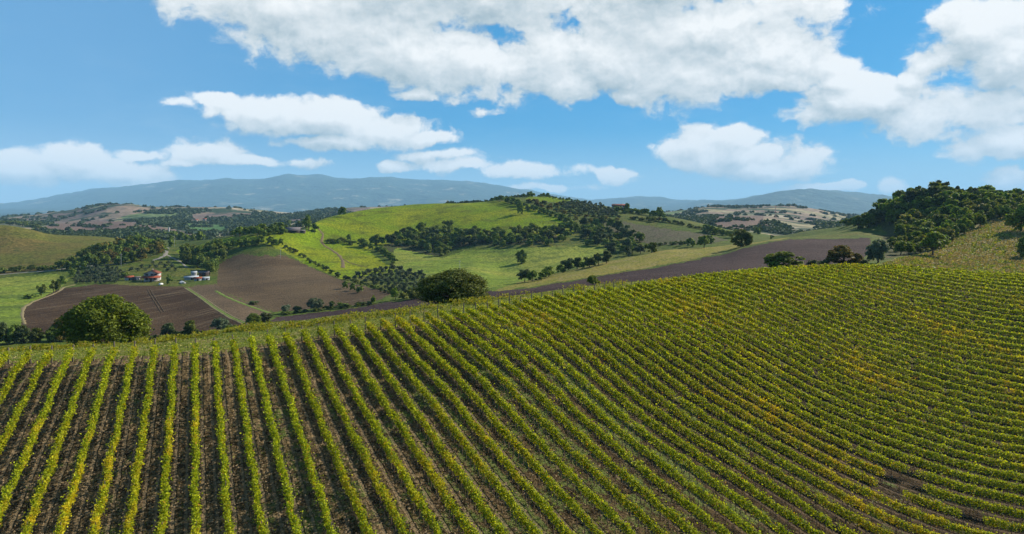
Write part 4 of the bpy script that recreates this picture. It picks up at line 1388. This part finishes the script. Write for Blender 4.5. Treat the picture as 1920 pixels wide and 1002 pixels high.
def ribbon(name, pts, width, mat, lift=0.14, rmin=150, rmax=1200, ragged=0.45):
    P = []
    for (u0, y0), (u1, y1) in zip(pts[:-1], pts[1:]):
        n = max(2, int(math.hypot(u1 - u0, y1 - y0) / 1.5))
        for k in range(n):
            t = k / n
            r = hit(u0 + (u1 - u0) * t, y0 + (y1 - y0) * t, rmin)
            if r and r < rmax:
                P.append((u0 + (u1 - u0) * t, r))
    u = np.array([p[0] for p in P])
    r = np.array([p[1] for p in P])
    for _ in range(3):
        r[1:-1] = 0.25 * r[:-2] + 0.5 * r[1:-1] + 0.25 * r[2:]
        u[1:-1] = 0.25 * u[:-2] + 0.5 * u[1:-1] + 0.25 * u[2:]
    X, Y = (u - 960) * r / FO, KAP * r
    d = np.stack([np.gradient(X), np.gradient(Y)], -1)
    d /= np.linalg.norm(d, axis=1)[:, None] + 1e-9
    nx, ny = -d[:, 1], d[:, 0]
    rng = np.random.default_rng(len(P))
    V = []
    cols = 5
    wl = width * (1 + rng.uniform(-ragged, ragged, len(P)))
    for j in range(cols):
        o = (j / (cols - 1) - 0.5) * wl
        x, y = X + nx * o, Y + ny * o
        rr = y / KAP
        uu = 960 + FO * x / rr
        V.append(np.stack([x, y, ground(uu, rr) + (lift if 0 < j < cols - 1 else -0.05)], -1))
    V = np.stack(V, 1).reshape(-1, 3)
    n = len(P)
    F = [(i * cols + j, i * cols + j + 1, (i + 1) * cols + j + 1, (i + 1) * cols + j) for i in range(n - 1) for j in range(cols - 1)]
    return obj(name, mesh_np(name, V, F, mat, True), kind='structure')


ribbon('path', [(47, 609), (41, 592), (44, 577), (62, 566), (95, 554), (112, 546), (119, 539), (142, 534)], 1.7, M_TRACK)
ribbon('path', [(346, 540), (372, 557), (400, 578), (430, 597), (456, 608)], 0.9, M_TRACK)
ribbon('path', [(353, 540), (379, 556), (407, 576), (437, 594), (464, 605)], 0.8, M_TRACK)
ribbon('verge', [(349.5, 540), (375, 556.5), (403, 577), (433, 595.5), (460, 606.5)], 1.6, M_VERGE, 0.10)
ribbon('verge', [(405, 546), (420, 555), (445, 566), (478, 578), (508, 588)], 2.4, M_VERGE, 0.2)
ribbon('path', [(276, 543), (283, 555), (292, 570), (303, 588)], 0.45, M_FAINT, 0.2)
ribbon('path', [(281, 543), (289, 556), (298, 570), (309, 587)], 0.45, M_FAINT, 0.2)
ribbon('road', [(286, 489), (300, 484), (310, 479), (312, 472), (313, 463)], 3.6, M_ROAD, 0.2)
ribbon('road', [(314, 479), (326, 485), (338, 491), (352, 503)], 2.6, M_ROAD, 0.2)
ribbon('road', [(-20, 517), (40, 512), (95, 508), (150, 500), (200, 497), (240, 494)], 3.0, M_ROAD, 0.2)
ribbon('path', [(584, 419), (595, 427), (606, 440), (604, 448), (602, 453), (608, 461), (622, 469), (636, 479), (643, 490), (643, 504)], 3.4, M_MUD, 0.25)
ribbon('path', [(643, 486), (655, 493), (672, 498), (690, 502)], 1.6, M_MUD, 0.25)

# ------------------------------------------------------------------ buildings
M_WHITEW = mat_plain('white_render', (0.36, 0.345, 0.34), 0.06, 0.6)
M_PINKW = mat_plain('pinkish_stone_wall', (0.36, 0.29, 0.25), 0.2, 0.7)
M_GREYW = mat_plain('grey_block_wall', (0.25, 0.26, 0.28), 0.12, 0.6)
M_DARKW = mat_plain('dark_timber_wall', (0.075, 0.06, 0.055), 0.3, 1.2)
M_TILE = mat_plain('terracotta_tiles', (0.165, 0.058, 0.038), 0.3, 1.5)
M_PORCH = mat_plain('orange_red_tiles', (0.20, 0.055, 0.033), 0.25, 1.5)
M_SHEET = mat_plain('pale_sheet_roof', (0.28, 0.305, 0.34), 0.1, 0.7, 0.55)
M_GREYROOF = mat_plain('weathered_grey_roof', (0.12, 0.108, 0.115), 0.25, 0.9)
M_GLASS = mat_plain('dark_window_glass', (0.03, 0.035, 0.045), 0.2, 1.0, 0.2, 0)
M_SHUT = mat_plain('brown_shutters', (0.10, 0.055, 0.035), 0.2)
M_CARW = mat_plain('white_car_paint', (0.55, 0.55, 0.55), 0.03, 0.5, 0.3, 0)
M_TYRE = mat_plain('black_rubber', (0.025, 0.025, 0.027), 0.2)
M_METAL = mat_plain('galvanised_metal', (0.27, 0.275, 0.28), 0.12, 1.0, 0.5, 0)
M_RED = mat_plain('red_paint', (0.45, 0.06, 0.04), 0.1)


def part(name, parts, mat, parent, label=None, kind=None):
    v, f = geom(parts)
    return obj(name, mesh_np(name, v, f, mat), parent, label=label, kind=kind)


def gable_walls(x0, x1, y0, y1, h, ridge, along_x=True):
    if along_x:
        ym = (y0 + y1) / 2
        v = [(x0, y0, -1.5), (x1, y0, -1.5), (x1, y1, -1.5), (x0, y1, -1.5), (x0, y0, h), (x1, y0, h), (x1, y1, h), (x0, y1, h), (x0, ym, ridge), (x1, ym, ridge)]
        f = [(0, 1, 5, 4), (2, 3, 7, 6), (3, 0, 4, 7), (1, 2, 6, 5), (7, 4, 8, 8), (5, 6, 9, 9)]
    else:
        xm = (x0 + x1) / 2
        v = [(x0, y0, -1.5), (x1, y0, -1.5), (x1, y1, -1.5), (x0, y1, -1.5), (x0, y0, h), (x1, y0, h), (x1, y1, h), (x0, y1, h), (xm, y0, ridge), (xm, y1, ridge)]
        f = [(0, 1, 5, 4), (2, 3, 7, 6), (3, 0, 4, 7), (1, 2, 6, 5), (4, 5, 8, 8), (6, 7, 9, 9)]
    return v, f


def slab4(a, b, c, d, t=0.14):
    """a thin roof plane with thickness, given its four upper corners"""
    top = [np.array(p, float) for p in (a, b, c, d)]
    bot = [p - [0, 0, t] for p in top]
    v = top + bot
    return np.array(v), [(0, 1, 2, 3), (7, 6, 5, 4), (0, 4, 5, 1), (1, 5, 6, 2), (2, 6, 7, 3), (3, 7, 4, 0)]


def gable_roof(x0, x1, y0, y1, h, ridge, along_x=True, o=0.45):
    up = 0.16
    if along_x:
        ym = (y0 + y1) / 2
        s = (ridge - h) / (ym - y0)
        he = h - s * o
        return [slab4((x0 - o, y0 - o, he + up), (x1 + o, y0 - o, he + up), (x1 + o, ym + 0.02, ridge + up), (x0 - o, ym + 0.02, ridge + up)),
                slab4((x1 + o, y1 + o, he + up), (x0 - o, y1 + o, he + up), (x0 - o, ym - 0.02, ridge + up + 0.01), (x1 + o, ym - 0.02, ridge + up + 0.01))]
    xm = (x0 + x1) / 2
    s = (ridge - h) / (xm - x0)
    he = h - s * o
    return [slab4((x0 - o, y1 + o, he + up), (x0 - o, y0 - o, he + up), (xm + 0.02, y0 - o, ridge + up), (xm + 0.02, y1 + o, ridge + up)),
            slab4((x1 + o, y0 - o, he + up), (x1 + o, y1 + o, he + up), (xm - 0.02, y1 + o, ridge + up + 0.01), (xm - 0.02, y0 - o, ridge + up + 0.01))]


def site(name, u, row, label, cat, rmin=250, yaw=0.0, group=None):
    r = hit(u, row, rmin)
    p = place(u, r)
    o = obj(name, None, label=label, cat=cat, group=group, loc=tuple(p))
    o.rotation_euler = (0, 0, yaw + math.atan2(-(u - 960), FC))
    return o, r / FO        # metres per photo pixel there


def windows(root, spots, y, w=1.0, h=1.3, shutters=True):
    for x, z in spots:
        wn = part('window', [box(x - w / 2, x + w / 2, y - 0.03, y + 0.05, z, z + h)], M_GLASS, root)
        if shutters:
            for sx in (-1, 1):
                xx = x + sx * (w * 0.75 + 0.02)
                part('shutter', [box(xx - w * 0.24, xx + w * 0.24, y - 0.07, y + 0.03, z, z + h)], M_SHUT, wn)


# white farmhouse
o, k = site('farmhouse', 283, 528, 'white two-storey farmhouse with terracotta roof and red-tiled porch above the dark ploughed field', 'house', yaw=math.radians(-14))
W = 24 * k
part('wall', [gable_walls(-W / 2, W / 2, 0, 8.5, 5.8, 7.8, False)], M_WHITEW, o)
rf = part('roof', gable_roof(-W / 2, W / 2, 0, 8.5, 5.8, 7.8, False, 0.6), M_TILE, o)
part('chimney', [box(-0.3, 0.3, 4.2, 4.8, 7.3, 8.9)], M_PINKW, rf)
pr = part('porch', [slab4((-W / 2 - 1, -4.2, 2.9), (W / 2 + 2.2, -4.2, 2.9), (W / 2 + 2.2, 0.05, 4.1), (-W / 2 - 1, 0.05, 4.1), 0.2)], M_PORCH, o)
part('porch_post', [box(x - 0.13, x + 0.13, -4.0, -3.74, -1.5, 2.75) for x in np.linspace(-W / 2 - 0.7, W / 2 + 1.9, 6)], M_PINKW, pr)
part('door', [box(-0.6, 0.6, -0.06, 0.05, 0, 2.2)], M_SHUT, o)
windows(o, [(-W * 0.30, 4.3), (W * 0.08, 4.3), (W * 0.33, 4.3)], 0)
windows(o, [(-W * 0.33, 1.0), (W * 0.3, 1.0)], 0)
o, k = site('outbuilding', 243, 526, 'small outbuilding with orange tiled roof left of the white farmhouse', 'shed', yaw=0.15)
part('wall', [gable_walls(-2.6, 2.6, 0, 4, 2.2, 3.1)], M_WHITEW, o)
part('roof', gable_roof(-2.6, 2.6, 0, 4, 2.2, 3.1), M_PORCH, o)
part('door', [box(-0.5, 0.5, -0.05, 0.04, 0, 1.9)], M_SHUT, o)
o, k = site('flat_shed', 256, 526, 'low shed with flat grey roof between the tiled outbuilding and the farmhouse', 'shed')
part('wall', [box(-2.6, 2.6, 0, 4, -1.5, 2.3)], M_DARKW, o)
part('roof', [box(-2.9, 2.9, -0.3, 4.3, 2.32, 2.5)], M_GREYROOF, o)
part('door', [box(1.0, 2.0, -0.05, 0.04, 0, 2.0)], M_WHITEW, o)
part('door', [box(-0.4, 0.6, -0.05, 0.04, 0, 2.0)], M_WHITEW, o)

# farm sheds
o, k = site('farm_store', 364, 520, 'white store with a shallow domed roof behind the pale long shed', 'farm building', yaw=0.05)
part('wall', [gable_walls(-2.3, 2.3, 0, 4.6, 4.1, 4.3)], M_WHITEW, o)
rows_ = []
for a in range(6):
    a0, a1 = math.pi * a / 6, math.pi * (a + 1) / 6
    rows_.append(slab4((-2.5, 2.3 - 2.6 * math.cos(a0), 4.3 + 1.2 * math.sin(a0)), (2.5, 2.3 - 2.6 * math.cos(a0), 4.3 + 1.2 * math.sin(a0)), (2.5, 2.3 - 2.6 * math.cos(a1), 4.3 + 1.2 * math.sin(a1)), (-2.5, 2.3 - 2.6 * math.cos(a1), 4.3 + 1.2 * math.sin(a1)), 0.1))
part('roof', rows_, M_SHEET, o)
windows(o, [(-1.2, 2.6), (0.0, 2.6), (1.2, 2.6)], 0, 0.6, 0.8, False)
o, k = site('long_shed', 361, 525, 'long pale shed with sheet roof in front of the domed store', 'shed', yaw=0.05)
part('wall', [gable_walls(-6.2, 4.6, 0, 5, 2.3, 3.3)], M_GREYW, o)
part('roof', gable_roof(-6.2, 4.6, 0, 5, 2.3, 3.3), M_SHEET, o)
part('door', [box(-1.2, 1.2, -0.06, 0.04, 0, 2.1)], M_GLASS, o)
o, k = site('red_roofed_shed', 371, 527, 'small shed with a red roof in front of the long pale shed', 'shed')
part('wall', [gable_walls(-2.4, 2.4, 0, 3, 1.9, 2.6)], M_GREYW, o)
part('roof', gable_roof(-2.4, 2.4, 0, 3, 1.9, 2.6), M_PORCH, o)
part('door', [box(-0.5, 0.5, -0.05, 0.04, 0, 1.7)], M_GLASS, o)
o, k = site('lean_to', 384, 526, 'white lean-to shed at the right end of the farm sheds', 'shed', yaw=-0.1)
part('wall', [box(-3.4, 3.4, 0, 3.6, -1.5, 1.9)], M_GREYW, o)
part('roof', [slab4((-3.7, -0.4, 2.1), (3.7, -0.4, 2.1), (3.7, 3.9, 2.9), (-3.7, 3.9, 2.9))], M_SHEET, o)
part('door', [box(1.0, 2.2, -0.05, 0.04, 0, 1.7)], M_GLASS, o)
o, k = site('greenhouse', 345, 532, 'low white polytunnel left of the farm sheds', 'greenhouse', yaw=0.2)
rows_ = []
for a in range(6):
    a0, a1 = math.pi * a / 6, math.pi * (a + 1) / 6
    rows_.append(slab4((-1.9 * math.cos(a0), -0.5, 1.7 * math.sin(a0)), (-1.9 * math.cos(a1), -0.5, 1.7 * math.sin(a1)), (-1.9 * math.cos(a1), 9, 1.7 * math.sin(a1)), (-1.9 * math.cos(a0), 9, 1.7 * math.sin(a0)), 0.06))
part('cover', rows_, M_SHEET, o)
part('end_wall', [box(-1.4, 1.4, -0.4, -0.3, -0.5, 1.2)], M_WHITEW, o)
o, k = site('dark_barn', 382, 518, 'dark open barn with grey roof behind the farm sheds', 'barn', yaw=-0.05)
part('wall', [gable_walls(-4.2, 4.2, 0, 6, 3.4, 4.4)], M_DARKW, o)
part('roof', gable_roof(-4.2, 4.2, 0, 6, 3.4, 4.4), M_GREYROOF, o)
part('door', [box(-1.5, 1.5, -0.06, 0.04, 0, 2.8)], M_GLASS, o)

for o_ in list(COL.objects):
    if o_.parent is None and o_.name.split('.')[0] in ('farm_store', 'long_shed', 'dark_barn', 'lean_to', 'greenhouse'):
        o_.scale = (0.85, 0.85, 0.8)

# the white car by the ploughed field
o, k = site('parked_car', 302, 535, 'small white car parked below the white farmhouse at the edge of the ploughed field', 'car', yaw=1.2)
v = [(x, y, z) for x, y, z in [(-2, -0.8, 0.3), (2, -0.8, 0.3), (2, 0.8, 0.3), (-2, 0.8, 0.3), (-2, -0.85, 0.85), (2, -0.85, 0.8), (2, 0.85, 0.8), (-2, 0.85, 0.85), (-1.7, -0.7, 1.45), (0.6, -0.7, 1.45), (0.6, 0.7, 1.45), (-1.7, 0.7, 1.45), (-1.95, -0.82, 0.9), (1.2, -0.82, 0.9), (1.2, 0.82, 0.9), (-1.95, 0.82, 0.9)]]
part('body', [(v[:8], [(0, 3, 2, 1), (4, 5, 6, 7), (0, 1, 5, 4), (1, 2, 6, 5), (2, 3, 7, 6), (3, 0, 4, 7)]), (v[8:12] + v[12:16], [(0, 1, 2, 3), (4, 5, 1, 0), (5, 6, 2, 1), (6, 7, 3, 2), (7, 4, 0, 3)])], M_CARW, o)
part('window', [slab4((0.66, -0.62, 1.40), (1.18, -0.72, 0.97), (1.18, 0.72, 0.97), (0.66, 0.62, 1.40), 0.02)], M_GLASS, o)
for x in (-1.3, 1.3):
    for y in (-0.8, 0.8):
        part('wheel', [tube((x, y - 0.1, 0.32), (x, y + 0.1, 0.32), 0.32, 0.32, 10)], M_TYRE, o)

# the farm on the knoll
o, k = site('farmhouse', 496, 434, 'white gabled farmhouse half hidden by trees on the knoll', 'house', yaw=-0.3)
part('wall', [gable_walls(-3.2, 3.2, 0, 9, 5.0, 6.6, False)], M_WHITEW, o)
part('roof', gable_roof(-3.2, 3.2, 0, 9, 5.0, 6.6, False), M_TILE, o)
windows(o, [(-1.2, 3.2), (1.2, 3.2)], 0, 0.9, 1.1)
part('door', [box(-0.5, 0.5, -0.06, 0.04, 0, 2.1)], M_SHUT, o)
o, k = site('long_barn', 549, 436, 'long dark barn with two grey roof tiers on the knoll', 'barn', yaw=-0.08)
part('wall', [gable_walls(-7.0, 7.0, 0, 9, 3.2, 5.0)], M_DARKW, o)
part('roof', gable_roof(-7.0, 7.0, 0, 9, 3.2, 5.0), M_GREYROOF, o)
part('canopy_roof', [slab4((-7.2, -3.4, 2.2), (7.4, -3.4, 2.2), (7.4, -0.1, 2.9), (-7.2, -0.1, 2.9))], M_GREYROOF, o)
part('post', [box(x - 0.1, x + 0.1, -3.3, -3.1, -1.5, 2.1) for x in np.linspace(-6.8, 7.0, 6)], M_POST, o)
part('door', [box(-2, 2, -0.06, 0.04, 0, 2.6)], M_GLASS, o)
o, k = site('low_shed', 566, 437, 'low open shed joined to the right of the long knoll barn', 'shed', yaw=-0.2)
part('wall', [gable_walls(-2.8, 2.8, 0, 5, 2.0, 2.7)], M_DARKW, o)
part('roof', gable_roof(-2.8, 2.8, 0, 5, 2.0, 2.7), M_GREYROOF, o)
part('door', [box(-0.8, 0.8, -0.06, 0.04, 0, 1.8)], M_GLASS, o)

# house on the hilltop, and lane buildings
o, k = site('hilltop_house', 1160, 393, 'long stone house with terracotta roof standing on the hilltop skyline', 'house', rmin=500, yaw=-0.15)
W = 26 * k
part('wall', [gable_walls(-W / 2, W / 2, 0, 9, 5.2, 7.0)], M_PINKW, o)
rf = part('roof', gable_roof(-W / 2, W / 2, 0, 9, 5.2, 7.0), M_TILE, o)
for x in (-W * 0.3, W * 0.22):
    part('chimney', [box(x - 0.35, x + 0.35, 4.2, 4.9, 6.4, 8.1)], M_PINKW, rf)
windows(o, [(W * t, 3.3) for t in (-0.38, -0.13, 0.13, 0.38)], 0, 1.0, 1.3)
windows(o, [(W * t, 0.9) for t in (-0.38, 0.38)], 0, 1.0, 1.3)
part('door', [box(-0.6, 0.6, -0.06, 0.04, 0, 2.2)], M_SHUT, o)
o, k = site('brick_hut', 300, 456, 'small brown brick hut beside the lane at the head of the valley', 'hut', rmin=500)
part('wall', [box(-1.6, 1.6, 0, 3, -1, 3.6)], mat_plain('brown_brick', (0.17, 0.09, 0.06), 0.3), o)
part('roof', [box(-1.9, 1.9, -0.3, 3.3, 3.62, 3.85)], M_GREYROOF, o)
part('door', [box(-0.5, 0.5, -0.05, 0.04, 0, 2.0)], M_GLASS, o)
o, k = site('lane_house', 293, 446, 'bluish-white low house among small trees beyond the brown hut', 'house', rmin=640)
part('wall', [gable_walls(-4.5, 4.5, 0, 7, 2.8, 4.6)], M_WHITEW, o)
part('roof', gable_roof(-4.5, 4.5, 0, 7, 2.8, 4.6), M_SHEET, o)
windows(o, [(-2.5, 1.0), (2.5, 1.0)], 0)
part('door', [box(-0.5, 0.5, -0.06, 0.04, 0, 2.1)], M_SHUT, o)
o, k = site('water_tower', 317, 437, 'slim pale water tower rising behind the lane trees', 'tower', rmin=640)
part('shaft', [tube((0, 0, -1), (0, 0, 8), 1.1, 1.0, 12)], M_WHITEW, o)
part('tank', [tube((0, 0, 8), (0, 0, 10.5), 1.5, 1.5, 12)], M_WHITEW, o)
part('cap', [tube((0, 0, 10.5), (0, 0, 11.4), 1.6, 0.2, 12)], M_GREYROOF, o)
for u, row, lab in [(384, 414, 'far red-roofed house among trees above the small green field'), (368, 416, 'far pinkish house left of the far red-roofed one')]:
    o, k = site('far_house', u, row, lab, 'house', rmin=1000)
    part('wall', [gable_walls(-5.5, 5.5, 0, 8, 5.5, 7.5)], M_PINKW, o)
    part('roof', gable_roof(-5.5, 5.5, 0, 8, 5.5, 7.5), M_PORCH, o)
    windows(o, [(-3, 3.2), (0, 3.2), (3, 3.2)], 0, 1.1, 1.4, False)
    part('door', [box(-0.6, 0.6, -0.06, 0.04, 0, 2.2)], M_SHUT, o)


# ------------------------------------------------------------------ poles and mast
def utility_pole(u, row, hpx, label, rmin=150):
    o, k = site('utility_pole', u, row, label, 'utility pole', rmin)
    h = hpx * k
    part('pole', [tube((0, 0, -0.5), (0, 0, h), 0.13, 0.09, 8)], M_METAL, o)
    part('crossarm', [box(-0.9, 0.9, -0.06, 0.06, h - 0.75, h - 0.6)], M_METAL, o)
    for x in (-0.75, 0, 0.75):
        part('insulator', [tube((x, 0, h - 0.58), (x, 0, h - 0.3), 0.07, 0.05, 6)], M_WHITEW, o)


utility_pole(526, 485, 21, 'pale utility pole standing in the hedge above the tan field')
utility_pole(862, 509, 20, 'thin utility pole in front of the grey-green tree row on the pale meadow', 240)
utility_pole(227, 500, 24, 'pale utility pole against the small wood on the left')
utility_pole(327, 463, 21, 'pale utility pole beside the lane at the head of the valley', 400)
o, k = site('lattice_mast', 1454, 410, 'far red and white lattice mast on the wooded ridge right of centre', 'mast', rmin=900)
H_ = 24 * k
for sgn in ((-1, -1), (1, -1), (1, 1), (-1, 1)):
    part('leg', [tube((sgn[0] * 1.8, sgn[1] * 1.8, -1), (sgn[0] * 0.35, sgn[1] * 0.35, H_), 0.22, 0.15, 5)], M_RED, o)
br = []
for q in range(8):
    t0, t1 = q / 8, (q + 1) / 8
    a0, a1 = 1.8 - 1.45 * t0, 1.8 - 1.45 * t1
    for s1, s2 in (((-1, -1), (1, -1)), ((1, -1), (1, 1)), ((1, 1), (-1, 1)), ((-1, 1), (-1, -1))):
        br.append(tube((s1[0] * a0, s1[1] * a0, t0 * H_), (s2[0] * a1, s2[1] * a1, t1 * H_), 0.12, 0.12, 4))
part('bracing', br, M_WHITEW, o)
part('platform', [box(-1.1, 1.1, -1.1, 1.1, H_ * 0.72, H_ * 0.75)], M_METAL, o)
